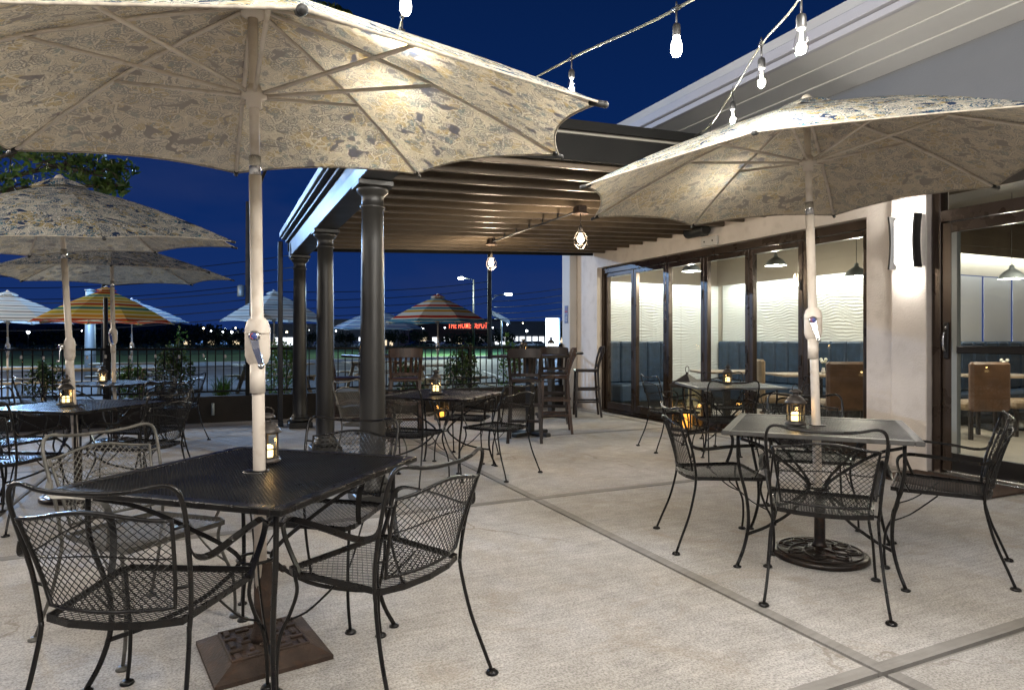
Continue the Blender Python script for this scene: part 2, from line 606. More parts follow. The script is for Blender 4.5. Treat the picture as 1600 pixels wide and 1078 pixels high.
def leafmat(name, c1, c2):
    m, N, L, b = newmat(name)
    g = N.new('ShaderNodeNewGeometry'); n = N.new('ShaderNodeTexNoise'); n.inputs['Scale'].default_value = 9
    L.new(g.outputs['Position'], n.inputs['Vector'])
    r = N.new('ShaderNodeValToRGB'); r.color_ramp.elements[0].color = (*c1, 1); r.color_ramp.elements[1].color = (*c2, 1)
    r.color_ramp.elements[0].position = .35; r.color_ramp.elements[1].position = .65
    L.new(n.outputs['Fac'], r.inputs[0]); L.new(r.outputs[0], b.inputs['Base Color'])
    b.inputs['Roughness'].default_value = .5
    tl = N.new('ShaderNodeBsdfTranslucent'); L.new(r.outputs[0], tl.inputs[0])
    ms = N.new('ShaderNodeMixShader'); ms.inputs[0].default_value = .35
    L.new(b.outputs[0], ms.inputs[1]); L.new(tl.outputs[0], ms.inputs[2]); L.new(ms.outputs[0], N['Material Output'].inputs[0])
    return m


M = {}
M['slab'] = concrete('patio_concrete', (.47, .452, .428), rough=.86)
M['margin'] = concrete('trowelled_concrete', (.27, .258, .24), speck=0, rough=.75)
M['groove'] = plain('groove_dirt', (.03, .026, .022), .9)
M['asphalt'] = plain('asphalt', (.055, .057, .06), .75, var=.35, vscale=.7, bump=.4, bscale=70)
M['kerb'] = plain('kerb_concrete', (.42, .41, .38), .8, var=.15, vscale=1.5)
M['paint'] = plain('road_paint', (.7, .7, .68), .6, var=.15, vscale=5)
M['grass'] = plain('grass_ground', (.028, .085, .020), .9, var=.5, vscale=.25, bump=.6, bscale=8)
M['soil'] = plain('mulch', (.035, .025, .018), .95, var=.4, vscale=12, bump=.8, bscale=40)
M['iron'] = plain('black_wrought_iron', (.0065, .006, .0058), .30, metal=0, spec=.32, var=.35, vscale=14, bump=.12, bscale=220, rvar=.08, dirt=(.022, .012, .007, .25))
M['ironw'] = plain('weathered_and_lit_iron', (.115, .11, .096), .5, metal=.2, var=.35, vscale=18, bump=.12, bscale=220, dirt=(.07, .055, .04, .6))  # paler iron: weathering on one chair, painted-in light on another
M['ironmesh'] = plain('iron_mesh', (.006, .006, .0058), .38, metal=0, spec=.3, var=.3, vscale=8)
M['tablemesh'] = plain('table_mesh', (.008, .008, .008), .36, metal=.05, spec=.35, var=.4, vscale=5, rvar=.1)
M['tablemeshlight'] = plain('worn_table_mesh', (.048, .047, .046), .40, metal=.3, var=.4, vscale=4, rvar=.1)
M['palemesh'] = plain('pale_table_mesh', (.13, .135, .14), .40, metal=.5, var=.3, vscale=4, rvar=.1)
M['wornrim'] = plain('worn_table_rim', (.075, .073, .069), .42, metal=.25, var=.3, vscale=9, dirt=(.03, .026, .02, .5))
M['pole'] = plain('cream_powder_coat', (.66, .59, .51), .42, var=.07, vscale=5, dirt=(.40, .31, .22, .42))
M['chrome'] = plain('brushed_aluminium', (.62, .62, .62), .25, metal=1.0, var=.1, vscale=40)
M['rust'] = plain('rusty_cast_iron', (.055, .036, .026), .72, metal=.25, var=.45, vscale=9, bump=.5, bscale=90, dirt=(.11, .05, .022, .35))
M['bronzecast'] = plain('dark_cast_iron', (.022, .017, .014), .3, metal=.5, var=.4, vscale=10, bump=.15, bscale=120, dirt=(.07, .03, .015, .5))
M['column'] = plain('dark_painted_metal', (.019, .018, .016), .42, var=.10, vscale=3, bump=.04, bscale=160, rvar=.05)
M['beam'] = plain('bronze_painted_beam', (.036, .037, .040), .34, metal=.3, var=.12, vscale=2, rvar=.06)
M['joist'] = plain('painted_joist', (.105, .080, .056), .45, var=.25, vscale=2.5, bump=.1, bscale=60, dirt=(.06, .045, .03, .4))
M['deck'] = plain('roof_deck', (.05, .043, .036), .7, var=.2, vscale=3)
M['roofedge'] = plain('roof_edge_metal', (.008, .008, .0075), .75, var=.2, vscale=3, spec=.2)
M['flash'] = plain('flashing_strip', (.22, .21, .18), .5)
M['stucco'] = plain('warm_white_stucco', (.66, .60, .54), .85, var=.09, vscale=2.2, bump=.55, bscale=75, dirt=(.48, .42, .36, .35))
M['stuccow'] = plain('white_render', (.62, .61, .585), .8, var=.06, vscale=1.2, bump=.15, bscale=60)
M['stuccog'] = plain('grey_upper_wall', (.20, .205, .215), .85, var=.06, vscale=1.0, bump=.2, bscale=60)
M['fascia'] = plain('eave_fascia', (.56, .55, .58), .6, var=.05, vscale=1)
M['frame'] = plain('bronze_anodised_frame', (.042, .028, .020), .30, metal=.4, var=.2, vscale=4, rvar=.06)
M['blackframe'] = plain('black_door_stile', (.012, .011, .011), .30, metal=.3, var=.2, vscale=4)
M['gasket'] = plain('grey_gasket', (.22, .23, .215), .5)
M['glass'] = glassmat('pane_glass', (.94, .965, .96), .85)
M['lglass'] = glassmat('lantern_glass', (.95, .93, .85), .8)
M['bulb'] = glassmat('bulb_glass', (.99, .98, .95), .9)
M['floral'] = fabric_floral('floral_print_cloth')
M['hem'] = plain('cream_hem', (.36, .32, .26), .8, var=.3, vscale=40)
M['stripeorange'] = fabric_stripe('orange_striped_cloth', [(0, (.60, .46, .22)), (.10, (.55, .22, .02)), (.25, (.60, .48, .25)), (.33, (.40, .055, .02)), (.48, (.60, .42, .10)), (.60, (.03, .15, .12)), (.74, (.58, .44, .18)), (.85, (.45, .30, .02))], .52)
M['stripeblue'] = fabric_stripe('blue_striped_cloth', [(0, (.60, .60, .58)), (.2, (.07, .13, .30)), (.45, (.60, .60, .58)), (.6, (.10, .25, .38)), (.8, (.58, .58, .55))], .22)
M['stripewhite'] = fabric_stripe('white_striped_cloth', [(0, (.62, .64, .62)), (.35, (.28, .38, .42)), (.5, (.62, .64, .62)), (.85, (.20, .17, .14))], .24)
M['stripered'] = fabric_stripe('red_striped_cloth', [(0, (.60, .52, .36)), (.10, (.42, .035, .02)), (.28, (.60, .52, .36)), (.38, (.04, .17, .22)), (.54, (.60, .50, .30)), (.64, (.5, .24, .02)), (.80, (.55, .50, .42))], .50)
M['candle'] = emit('glowing_wax', (1.0, .74, .33), 2.6, (.8, .7, .5))
M['ambercandle'] = emit('amber_wax', (1.0, .42, .06), 2.0, (.8, .5, .2))
M['darkmetal'] = plain('dark_lantern_metal', (.05, .044, .040), .45, metal=.5, var=.3, vscale=20, dirt=(.12, .09, .07, .4))
M['cord'] = plain('string_cord', (.055, .055, .035), .6, var=.2, vscale=30)
M['rope'] = plain('pale_guide_wire', (.30, .30, .22), .5)
M['socket'] = plain('black_socket', (.012, .012, .012), .45)
M['filament'] = emit('filament', (1.0, .93, .82), 22)
M['hotbulb'] = emit('hot_bulb', (1.0, .97, .92), 14)
M['warmbulb'] = emit('warm_bulb', (1.0, .80, .52), 14)
M['woodbar'] = woodmat('dark_brown_wood', (.005, .003, .0025), (.017, .008, .005), .35, 5, 'Z')
M['woodbar2'] = woodmat('brown_wood', (.020, .009, .005), (.060, .027, .012), .35, 5, 'Z')
M['pine'] = woodmat('pale_picnic_wood', (.30, .23, .14), (.48, .40, .28), .7, 3, 'X')
M['navy'] = plain('navy_upholstery', (.022, .045, .085), .45, var=.3, vscale=9, bump=.25, bscale=25)
M['leather'] = plain('tan_leather', (.13, .068, .036), .45, var=.25, vscale=7, bump=.12, bscale=90)
M['tan'] = plain('tan_seat', (.24, .17, .10), .6, var=.2, vscale=6)
M['wavewall'] = plain('white_wave_panel', (.77, .79, .77), .5)
M['ceil'] = plain('interior_ceiling', (.22, .20, .175), .8, var=.1, vscale=1)
M['bulk'] = plain('bulkhead', (.40, .36, .30), .8, var=.1, vscale=1)
M['tile'] = plain('pale_floor_tile', (.40, .36, .30), .35, var=.22, vscale=2.5)
M['blind'] = plain('roller_blind', (.60, .61, .64), .8, var=.04, vscale=2)
M['bluegap'] = emit('night_window', (.03, .12, .55), .32, (.02, .02, .03))
M['cove'] = emit('cove_strip', (.98, 1.0, .94), 30.0)
M['sconce'] = emit('sconce_diffuser', (1.0, .985, .96), 5.5)
M['mat'] = plain('brown_coir_mat', (.055, .028, .015), .95, var=.3, vscale=30, bump=.8, bscale=160)
M['fence'] = plain('black_railing', (.005, .005, .005), .6, spec=.2)
M['knee'] = plain('dark_planter_boards', (.013, .010, .008), .8, var=.4, vscale=5, bump=.3, bscale=30)
M['bark'] = plain('bark', (.06, .045, .03), .9, var=.3, vscale=6, bump=.8, bscale=18)
M['leaf'] = leafmat('tree_leaves', (.022, .055, .010), (.10, .15, .025))
M['leafdark'] = leafmat('shrub_leaves', (.016, .035, .010), (.05, .085, .02))
M['leafgreen'] = leafmat('bright_leaves', (.03, .08, .012), (.09, .17, .03))
M['farleaf'] = leafmat('far_leaves', (.008, .016, .008), (.022, .035, .014))
M['pot'] = plain('terracotta', (.20, .09, .05), .8, var=.2, vscale=9)
M['galv'] = plain('galvanised_post', (.28, .32, .33), .5, metal=.5, var=.15, vscale=2)
M['polewood'] = plain('utility_pole_wood', (.045, .035, .028), .9, var=.3, vscale=3, bump=.4, bscale=20)
M['lampglow'] = emit('street_lamp_lens', (.80, .92, 1.0), 30)
M['farlamp'] = emit('far_lamp', (.85, .93, 1.0), 16)
M['farwarm'] = emit('far_warm_lamp', (1.0, .80, .50), 12)
M['signwhite'] = emit('lit_sign_face', (.92, .96, 1.0), 3.0)
M['signside'] = emit('lit_sign_side', (.18, .42, 1.0), .55)
M['signred'] = emit('red_letters', (1.0, .10, .035), 2.6)
M['winlit'] = emit('lit_window', (.90, .95, 1.0), 1.5)
M['winwarm'] = emit('warm_lit_window', (1.0, .8, .5), 1.0)
M['brickfar'] = plain('far_brick', (.10, .07, .055), .85, var=.2, vscale=.2)
M['greyfar'] = plain('far_grey_wall', (.16, .165, .17), .85, var=.2, vscale=.2)
M['carw'] = plain('white_car_paint', (.6, .62, .65), .25)
M['card'] = plain('dark_car_paint', (.03, .035, .045), .25)
M['tyre'] = plain('tyre_rubber', (.012, .012, .012), .8)
M['carglass'] = plain('car_glass', (.01, .012, .015), .08)
M['black'] = plain('black_plastic', (.012, .012, .012), .5, bump=.1, bscale=200)
M['whitep'] = plain('white_plastic', (.55, .53, .50), .5)
M['notice'] = plain('notice_plate', (.14, .18, .32), .5)
M['noticered'] = plain('notice_red', (.35, .10, .13), .5)
M['wire'] = plain('power_line', (.015, .018, .03), .6)
M['flower'] = plain('white_petals', (.7, .7, .6), .7)
M['redcup'] = plain('red_box', (.35, .03, .05), .5)
M['hill'] = plain('dark_hill', (.008, .016, .012), .95, var=.4, vscale=.03)
M['tabletop'] = woodmat('light_tabletop', (.30, .23, .16), (.42, .34, .25), .35, 3, 'X')
M['logo'] = plain('logo_enamel', (.05, .08, .28), .35)
M['logored'] = plain('logo_red', (.55, .10, .05), .35)

# ================================================================ SETTING
# ---- ground sheets
g = MB(); g.add([(-900, -200, -.30), (900, -200, -.30), (900, 1500, -.30), (-900, 1500, -.30)], [(0, 1, 2, 3)])
obj('grass_field', g, M['grass'], kind='structure')
# asphalt lot and road between the patio and the far kerb
kx0, ky0 = -80.0, 9.0
KA = Vector((-90, 4.5)); KB = Vector((80, 67.0))      # far kerb line on the plan


def kerb_y(x):
    return 36.9 + (x + 1.0) * .365


g = MB()
g.add([(-70, -30, -.06), (60, -30, -.06), (60, kerb_y(60), -.06), (-70, max(-29, kerb_y(-70)), -.06)], [(0, 1, 2, 3)])
g.add([(-70, -30, -.3), (60, -30, -.3), (60, kerb_y(60), -.3), (-70, max(-29, kerb_y(-70)), -.3)], [(3, 2, 1, 0)])
obj('road', g, M['asphalt'], kind='structure')
k = MB()
n_k = 26
for i in range(n_k):
    x0 = -40 + i * 3.6; x1 = x0 + 3.58
    k.add([(x0, kerb_y(x0), -.06), (x1, kerb_y(x1), -.06), (x1, kerb_y(x1), .12), (x0, kerb_y(x0), .12),
           (x0, kerb_y(x0) + .6, -.06), (x1, kerb_y(x1) + .6, -.06), (x1, kerb_y(x1) + .6, .12), (x0, kerb_y(x0) + .6, .12)],
          [(0, 1, 2, 3), (3, 2, 6, 7), (0, 3, 7, 4), (1, 5, 6, 2)])
obj('kerb', k, M['kerb'], kind='structure')
g = MB()
g.add([(-40, kerb_y(-40) + .6, .07), (60, kerb_y(60) + .6, .07), (90, kerb_y(60) + 55, .35), (-40, kerb_y(-40) + 55, .35)], [(0, 1, 2, 3)])
obj('grass_verge', g, M['grass'], kind='structure')
g = MB()
for i in range(9):
    x = -7 + i * 2.7
    g.add([(x, 21, -.052), (x + .12, 21, -.052), (x + 1.3, 25.6, -.052), (x + 1.18, 25.6, -.052)], [(0, 1, 2, 3)])
for i in range(14):
    x = -20 + i * 3.2
    g.add([(x, kerb_y(x) - 4.2, -.052), (x + 1.6, kerb_y(x + 1.6) - 4.2, -.052), (x + 1.6, kerb_y(x + 1.6) - 4.05, -.052), (x, kerb_y(x) - 4.05, -.052)], [(0, 1, 2, 3)])
obj('road_marking', g, M['paint'], kind='structure')
h = MB()
nn = 60; vs = []; fs = []
for i in range(nn + 1):
    a = radians(150) - radians(150) * i / nn
    r = 420
    hgt = 5 + 9 * abs(sin(i * .21 + .6)) * (.5 + .5 * sin(i * .083 + 1)) + 2 * sin(i * .9)
    x, y = r * cos(a), r * sin(a)
    vs += [(x * .8, y * .8, -.3), (x, y, max(3.5, hgt)), (x * 1.3, y * 1.3, -.3)]
for i in range(nn):
    b = i * 3
    fs += [(b, b + 3, b + 4, b + 1), (b + 1, b + 4, b + 5, b + 2)]
h.add(vs, fs, 0, True)
obj('hill', h, M['hill'], kind='structure')

# ---- patio slabs
patio = MB(); patio.box(-8.0, 6.24, -6.0, 11.3, -.20, -.03)
patio_o = obj('patio', patio, M['groove'], kind='structure')
XS = [-8.0, -5.09, -1.4, 2.29, 5.98, 6.235]
YS = [-6.0, -4.25, -1.31, 1.63, 4.57, 7.51, 10.45, 11.3]
for i in range(len(XS) - 1):
    for j in range(len(YS) - 1):
        gx = .011
        x0, x1, y0, y1 = XS[i] + gx, XS[i + 1] - gx, YS[j] + gx, YS[j + 1] - gx
        b = min(.050, (x1 - x0) * .3)
        s = MB()
        dz = random.uniform(-.0015, .0015)
        bl = b * .35                                      # only a narrow tooled edge on the far side of each joint
        ins = [(x0 + b, y0 + b, dz), (x1 - bl, y0 + b, dz), (x1 - bl, y1 - bl, dz), (x0 + b, y1 - bl, dz)]
        out = [(x0, y0, dz - .006), (x1, y0, dz - .006), (x1, y1, dz - .006), (x0, y1, dz - .006)]
        low = [(x0, y0, -.03), (x1, y0, -.03), (x1, y1, -.03), (x0, y1, -.03)]
        s.add(ins, [(0, 1, 2, 3)], 0)
        s.add(ins + out, [(4, 5, 1, 0), (5, 6, 2, 1), (6, 7, 3, 2), (7, 4, 0, 3)], 1)
        s.add(out + low, [(4, 5, 1, 0), (5, 6, 2, 1), (6, 7, 3, 2), (7, 4, 0, 3)], 1)
        obj('slab', s, [M['slab'], M['margin']], patio_o)

# ---- planter bed behind the railing
g = MB(); g.box(-8, 6.2, 11.3, 12.3, -.2, .02)
obj('planter_soil', g, M['soil'], kind='structure')

# ================================================================ RESTAURANT BUILDING
WX = 6.25; FX = 6.40
bld = thing('restaurant_building', 'pale stucco restaurant with folding glass doors and a deep white eave', 'building', (WX, 4, 0))
bld.location = (0, 0, 0)
w = MB()
OY0, OY1, OZ = 4.63, 9.92, 2.55                       # folding door opening
EY0, EY1, EZ = 1.0, 3.94, 3.05                        # entrance opening
w.box(WX, WX + .25, OY1, 10.9, -.2, 4.0)              # pier at the far end
w.box(WX, WX + .25, OY0, OY1, OZ, 4.0)
w.box(WX, WX + .25, EY1, OY0, -.2, 4.0)
w.box(WX, WX + .25, -8, EY0, -.2, 4.0)
obj('wall', w, M['stucco'], bld)
w = MB(); w.box(WX + .0, WX + .25, EY0, EY1, EZ, 4.0)
obj('upper_wall', w, M['stuccow'], bld)
w = MB(); w.box(WX - .012, WX - .002, -8, 10.9, 3.02, 4.0)
obj('wall_panel', w, M['stuccog'], bld)
w = MB(); w.bbox(WX - .085, WX - .003, 3.945, 4.30, -.2, 3.02, .008)
obj('pilaster', w, M['stucco'], bld)
w = MB(); w.bbox(WX - .16, WX - .003, 10.62, 10.92, -.2, 3.0, .01)
obj('pilaster', w, M['stuccow'], bld)
# eave: stepped soffit and fascia
ev = MB()
prof = [(6.24, 3.97), (5.92, 3.985), (5.92, 4.0), (5.60, 4.02), (5.60, 4.032), (5.30, 4.05)]
vs = []
for (x, z) in prof:
    vs += [(x, -8, z), (x, 10.9, z)]
ev.add(vs, [(2 * i, 2 * i + 2, 2 * i + 3, 2 * i + 1) for i in range(len(prof) - 1)])
obj('soffit', ev, M['stuccow'], bld)
ev = MB(); ev.bbox(5.24, 5.30, -8, 10.9, 4.05, 4.115, .006); ev.bbox(5.20, 5.30, -8, 10.9, 4.125, 4.23, .006)
obj('fascia', ev, M['fascia'], bld)
ev = MB(); ev.box(5.26, 6.5, -8, 10.9, 4.24, 4.36); ev.box(6.26, 13.2, -8, 10.9, 4.0, 4.2)
obj('roof', ev, M['stuccow'], bld)
# interior shell
sh = MB(); sh.box(WX + .26, 13.2, 0.4, 10.9, -.2, -.002)
obj('interior_floor', sh, M['tile'], bld)
sh = MB(); sh.box(WX + .26, 13.2, .4, 10.9, 3.2, 3.3)
obj('interior_ceiling', sh, M['ceil'], bld)
sh = MB()
sh.box(WX + .26, 9.7, 10.45, 10.6, 0, 3.2); sh.box(9.66, 9.8, 6.6, 10.44, 0, 3.2); sh.box(9.60, 13.2, 6.5, 6.6, 0, 3.2)
sh.box(13.0, 13.2, .4, 6.5, 0, 3.2); sh.box(WX + .26, 13.2, .3, .4, 0, 3.2)
obj('interior_wall', sh, M['bulk'], bld)
# bulkhead above the wave panels with a lit cove under it
sh = MB(); sh.box(WX + .3, 9.2, 10.1, 10.44, 2.42, 3.2); sh.box(9.2, 9.65, 6.62, 10.44, 2.42, 3.2)
sh.box(WX + .3, 9.2, 10.1, 10.13, 2.34, 2.419); sh.box(9.2, 9.23, 6.62, 10.099, 2.34, 2.419)
obj('bulkhead', sh, M['bulk'], bld)
sh = MB(); sh.box(WX + .4, 9.18, 10.20, 10.26, 2.375, 2.405); sh.box(9.38, 9.44, 6.7, 10.1, 2.375, 2.405)
sh.box(9.8, 12.9, 6.33, 6.41, 2.70, 2.735)  # this strip is added, hidden by a lip, to brighten the roller blinds
obj('cove_light', sh, M['cove'], bld)
# wave relief panels


def wave_panel(w_, h_):
    mb = MB(); nu, nv = 26, 132
    vs = []
    for j in range(nv + 1):
        z = h_ * j / nv
        for i in range(nu + 1):
            x = w_ * i / nu
            ph = z / .052 + .55 * sin(x * 7.3 + 1.3 * sin(z * 3.1)) + .3 * sin(x * 15 + z * 9)
            r = abs(sin(pi * ph)) ** .7
            vs.append((x, -.004 - .020 * r, z))
    fs = []
    for j in range(nv):
        for i in range(nu):
            a = j * (nu + 1) + i
            fs.append((a, a + 1, a + nu + 2, a + nu + 1))
    mb.add(vs, fs, 0, True)
    return mesh_of('wave_panel', mb, M['wavewall'])


wp = wave_panel(.965, 1.95)
for i in range(3):
    o = obj('wave_panel', wp, None, bld, loc=(6.62 + i * .97, 10.445, .45))
for i in range(4):
    o = obj('wave_panel', wp, None, bld, loc=(9.655, 10.42 - i * .955, .45)); o.rotation_euler = (0, 0, -pi / 2)
# roller blinds with night showing between
for i in range(4):
    b = MB(); x0 = 9.95 + i * .82
    b.box(x0, x0 + .76, 6.462, 6.470, 1.0, 2.30)
    obj('roller_blind', b, M['blind'], bld)
b = MB(); b.box(9.9, 13.0, 6.485, 6.496, 1.0, 2.32)
obj('window', b, M['bluegap'], bld)
b = MB(); b.box(9.7, 13.0, 6.25, 6.49, 2.75, 3.19); b.box(9.7, 13.0, 6.25, 6.27, 2.62, 2.748)  # lower lip added to hide the added strip over the blinds
obj('bulkhead', b, M['joist'], bld)
b = MB(); b.box(7.4, 7.9, .4, 10.4, 2.86, 3.19)
obj('ceiling_beam', b, M['joist'], bld)

# ---- folding doors: six glazed leaves, each its own thing part tree
fr = MB()
fr.box(FX - .05, FX + .10, OY0 + .003, OY0 + .07, 0, OZ - .003); fr.box(FX - .05, FX + .10, OY1 - .07, OY1 - .003, 0, OZ - .003)
fr.box(FX - .05, FX + .10, OY0 + .07, OY1 - .07, OZ - .10, OZ - .003); fr.box(FX - .05, FX + .10, OY0 + .07, OY1 - .07, -.01, .03)
obj('door_frame', fr, M['frame'], bld)
nl = 6; lw = (OY1 - OY0 - .14) / nl
for i in range(nl):
    y0 = OY0 + .07 + i * lw; y1 = y0 + lw
    d = MB(); st = .072
    d.bbox(FX - .02, FX + .055, y0 + .004, y0 + st, .035, OZ - .105, .006)
    d.bbox(FX - .02, FX + .055, y1 - st, y1 - .004, .035, OZ - .105, .006)
    d.bbox(FX - .02, FX + .055, y0 + st, y1 - st, OZ - .175, OZ - .105, .006)
    d.bbox(FX - .02, FX + .055, y0 + st, y1 - st, .035, .16, .006)
    leaf = obj('folding_door', d, M['frame'], bld)
    p = MB(); p.box(FX + .014, FX + .022, y0 + st - .006, y1 - st + .006, .15, OZ - .168)
    obj('pane', p, M['glass'], leaf)
    for z in (.95, 1.85):
        hd = MB(); hd.bbox(FX - .035, FX - .021, y0 + .02, y0 + .05, z, z + .13, .004)
        obj('hinge', hd, M['blackframe'], leaf)

# ---- entrance: frame, transom, two glazed doors
fr = MB()
fr.bbox(WX - .02, WX + .10, EY1 - .085, EY1 - .004, 0, EZ - .004, .005)
fr.bbox(WX - .02, WX + .10, EY0 + .004, EY0 + .085, 0, EZ - .004, .005)
fr.bbox(WX - .02, WX + .10, EY0 + .086, EY1 - .086, 2.36, 2.47, .005)
fr.bbox(WX - .02, WX + .10, EY0 + .086, EY1 - .086, EZ - .07, EZ - .004, .005)
obj('entrance_frame', fr, M['frame'], bld)
p = MB(); p.box(WX + .03, WX + .038, EY0 + .086, EY1 - .086, 2.47, EZ - .07)
obj('transom_pane', p, M['glass'], bld)
th = MB(); th.bbox(WX - .10, WX + .16, EY0, EY1 - .01, -.02, .018, .006)
obj('threshold', th, M['chrome'], bld)
for (a, b) in ((EY1 - .09, EY1 - 1.18), (EY1 - 1.19, EY1 - 2.28)):
    d = MB(); st = .085
    d.bbox(WX, WX + .05, a - st, a, .03, 2.355, .005, 0); d.bbox(WX, WX + .05, b, b + st, .03, 2.355, .005, 0)
    d.bbox(WX, WX + .05, b + st, a - st, 2.26, 2.355, .005, 0); d.bbox(WX, WX + .05, b + st, a - st, .03, .20, .005, 1)
    leaf = obj('entrance_door', d, [M['frame'], M['blackframe']], bld)
    q = MB(); q.box(WX - .004, WX + .054, a - st - .05, a - st - .002, .205, 2.255)
    obj('weather_strip', q, M['gasket'], leaf)
    p = MB(); p.box(WX + .02, WX + .028, b + st, a - st, .20, 2.26)
    obj('pane', p, M['glass'], leaf)
    q = MB(); q.bbox(WX - .035, WX - .006, b + .02, a - st - .06, 1.13, 1.20, .008)
    obj('push_bar', q, M['blackframe'], leaf)
    q = MB(); q.bbox(WX - .02, WX - .001, a - .065, a - .02, 1.08, 1.42, .006)
    pl = obj('lock_plate', q, M['blackframe'], leaf)
    q = MB(); q.tube(smooth([(WX - .01, a - .045, 1.15), (WX - .055, a - .045, 1.17), (WX - .06, a - .045, 1.24), (WX - .055, a - .045, 1.31), (WX - .01, a - .045, 1.33)], 3), .009, 8)
    q.lathe([(.0, 0), (.014, 0), (.014, .02), (0, .02)], 10, (WX - .001, a - .043, 1.37), axis=(-1, 0, 0))
    obj('handle', q, M['chrome'], leaf)

# ---- wall fittings
sc = thing('wall_sconce', 'tall white glowing wall sconce with dark side fins on the pilaster', 'lamp', (WX - .088, 4.12, 2.21))
q = MB()
for sgn in (-1, 1):
    pr = []
    for i in range(9):
        t = i / 8
        pr.append((-.055, sgn * (.132 - .018 * (1 - (2 * t - 1) ** 2)), -.26 + .52 * t))
    q.sect(pr, [(-.009, -.050), (.009, -.050), (.009, .050), (-.009, .050)], up=(1, 0, 0), smooth=False)
obj('fin', q, M['black'], sc)
q = MB()
q.bbox(-.125, -.002, -.078, .078, -.235, .235, .03)
obj('diffuser', q, M['sconce'], sc)
lamp('sconce_lamp', (-.09, 0, .34), P_SCONCE, (1, .96, .9), .04, sc)
lamp('sconce_lamp', (-.09, 0, -.34), P_SCONCE * .6, (1, .96, .9), .04, sc)

spk = thing('wall_speaker', 'black outdoor speaker on a bracket high above the folding doors', 'speaker', (WX, 7.08, 2.76))
q = MB(); q.sect([(-.17, -.2, 0), (-.17, -.18, 0), (-.17, .18, 0), (-.17, .2, 0)], [(.09 * cos(a) , .075 * sin(a)) for a in [2 * pi * i / 12 for i in range(12)]], scale=[.8, 1, 1, .8])
obj('cabinet', q, M['black'], spk)
q = MB(); q.bbox(-.10, -.003, -.06, .06, -.05, .05, .01)
obj('bracket', q, M['black'], spk)
jb = thing('junction_box', 'small white wall box with dots below the black speaker', 'wall box', (WX, 6.98, 2.62))
q = MB(); q.bbox(-.05, -.003, -.16, .16, -.065, .065, .012)
obj('housing', q, M['whitep'], jb)
q = MB()
for y in (-.08, .08):
    q.lathe([(0, 0), (.012, 0), (.010, .008), (0, .008)], 10, (-.051, y, .0), axis=(-1, 0, 0))
obj('lens', q, M['black'], jb)
nt_ = thing('wall_notice', 'small blue and red notice plate on the pale end wall', 'sign', (WX - .165, 10.74, 1.75))
q = MB(); q.bbox(-.008, 0, -.06, .06, -.17, .0, .002)
obj('lower_plate', q, M['notice'], nt_)
q = MB(); q.bbox(-.008, 0, -.06, .06, .01, .16, .002)
up_ = obj('upper_plate', q, M['notice'], nt_)
q = MB(); q.box(-.0105, -.0085, -.05, .05, .03, .07); q.box(-.0105, -.0085, -.05, .05, .10, .11)
obj('print_band', q, M['noticered'], nt_)
q = MB()
for i, z in enumerate((-.05, -.08, -.11, -.14)):
    q.box(-.0105, -.0085, -.045, .02 + .01 * (i % 3), z, z + .012)
obj('print_lines', q, M['whitep'], nt_)
mt = MB(); mt.bbox(5.50, 6.12, 3.05, 4.02, .002, .016, .006)
tag(obj('doormat', mt, M['mat']), 'brown coir doormat in front of the glass entrance', 'doormat')

# ================================================================ PERGOLA
prg = thing('pergola', 'dark pergola roof of joists carried on round columns beside the doors', 'pergola', (3.5, 7, 0))
prg.location = (0, 0, 0)
PX0, PX1 = 1.245, WX - .02
SL = .042


def jz(x):
    return 2.575 + SL * (x - PX0)


q = MB(); q.bbox(1.0, 1.24, 4.46, 10.06, 2.475, 2.74, .006)
obj('beam', q, M['beam'], prg)
q = MB(); q.bbox(.955, .998, 4.42, 10.10, 2.695, 2.735, .006)
q.bbox(.90, .998, 4.40, 10.12, 2.737, 2.765, .006)
q.bbox(.875, .998, 4.38, 10.14, 2.767, 2.86, .012)
obj('gutter', q, M['beam'], prg)
q = MB(); q.bbox(.845, .912, 10.0, 10.065, -.03, 2.70, .01)
q.bbox(.845, .912, 9.93, 10.0, -.0, .09, .008)
obj('downspout', q, M['beam'], prg)
jm = MB()
x0, x1 = PX0, PX1
hw = .019
vs = []
for x in (x0, x1):
    for (y, z) in ((-hw, 0.003), (-hw + .003, 0), (hw - .003, 0), (hw, .003), (hw, .24), (-hw, .24)):
        vs.append((x, y, jz(x) + z))
jm.add(vs, [(i, 6 + i, 6 + (i + 1) % 6, (i + 1) % 6) for i in range(6)] + [(5, 4, 3, 2, 1, 0), (6, 7, 8, 9, 10, 11)])
jme = mesh_of('joist', jm, M['joist'])
ys = [4.53 + .3655 * i for i in range(15)]
for y in ys:
    obj('joist', jme, None, prg, loc=(0, y, 0))
q = MB()


def sheet(mb, x0, x1, y0, y1, off, th, mi=0):
    vs = []
    for z in (off, off + th):
        for x in (x0, x1):
            for y in (y0, y1):
                vs.append((x, y, jz(x) + z))
    mb.add(vs, [(0, 1, 3, 2), (4, 6, 7, 5), (0, 2, 6, 4), (1, 5, 7, 3), (0, 4, 5, 1), (2, 3, 7, 6)], mi)


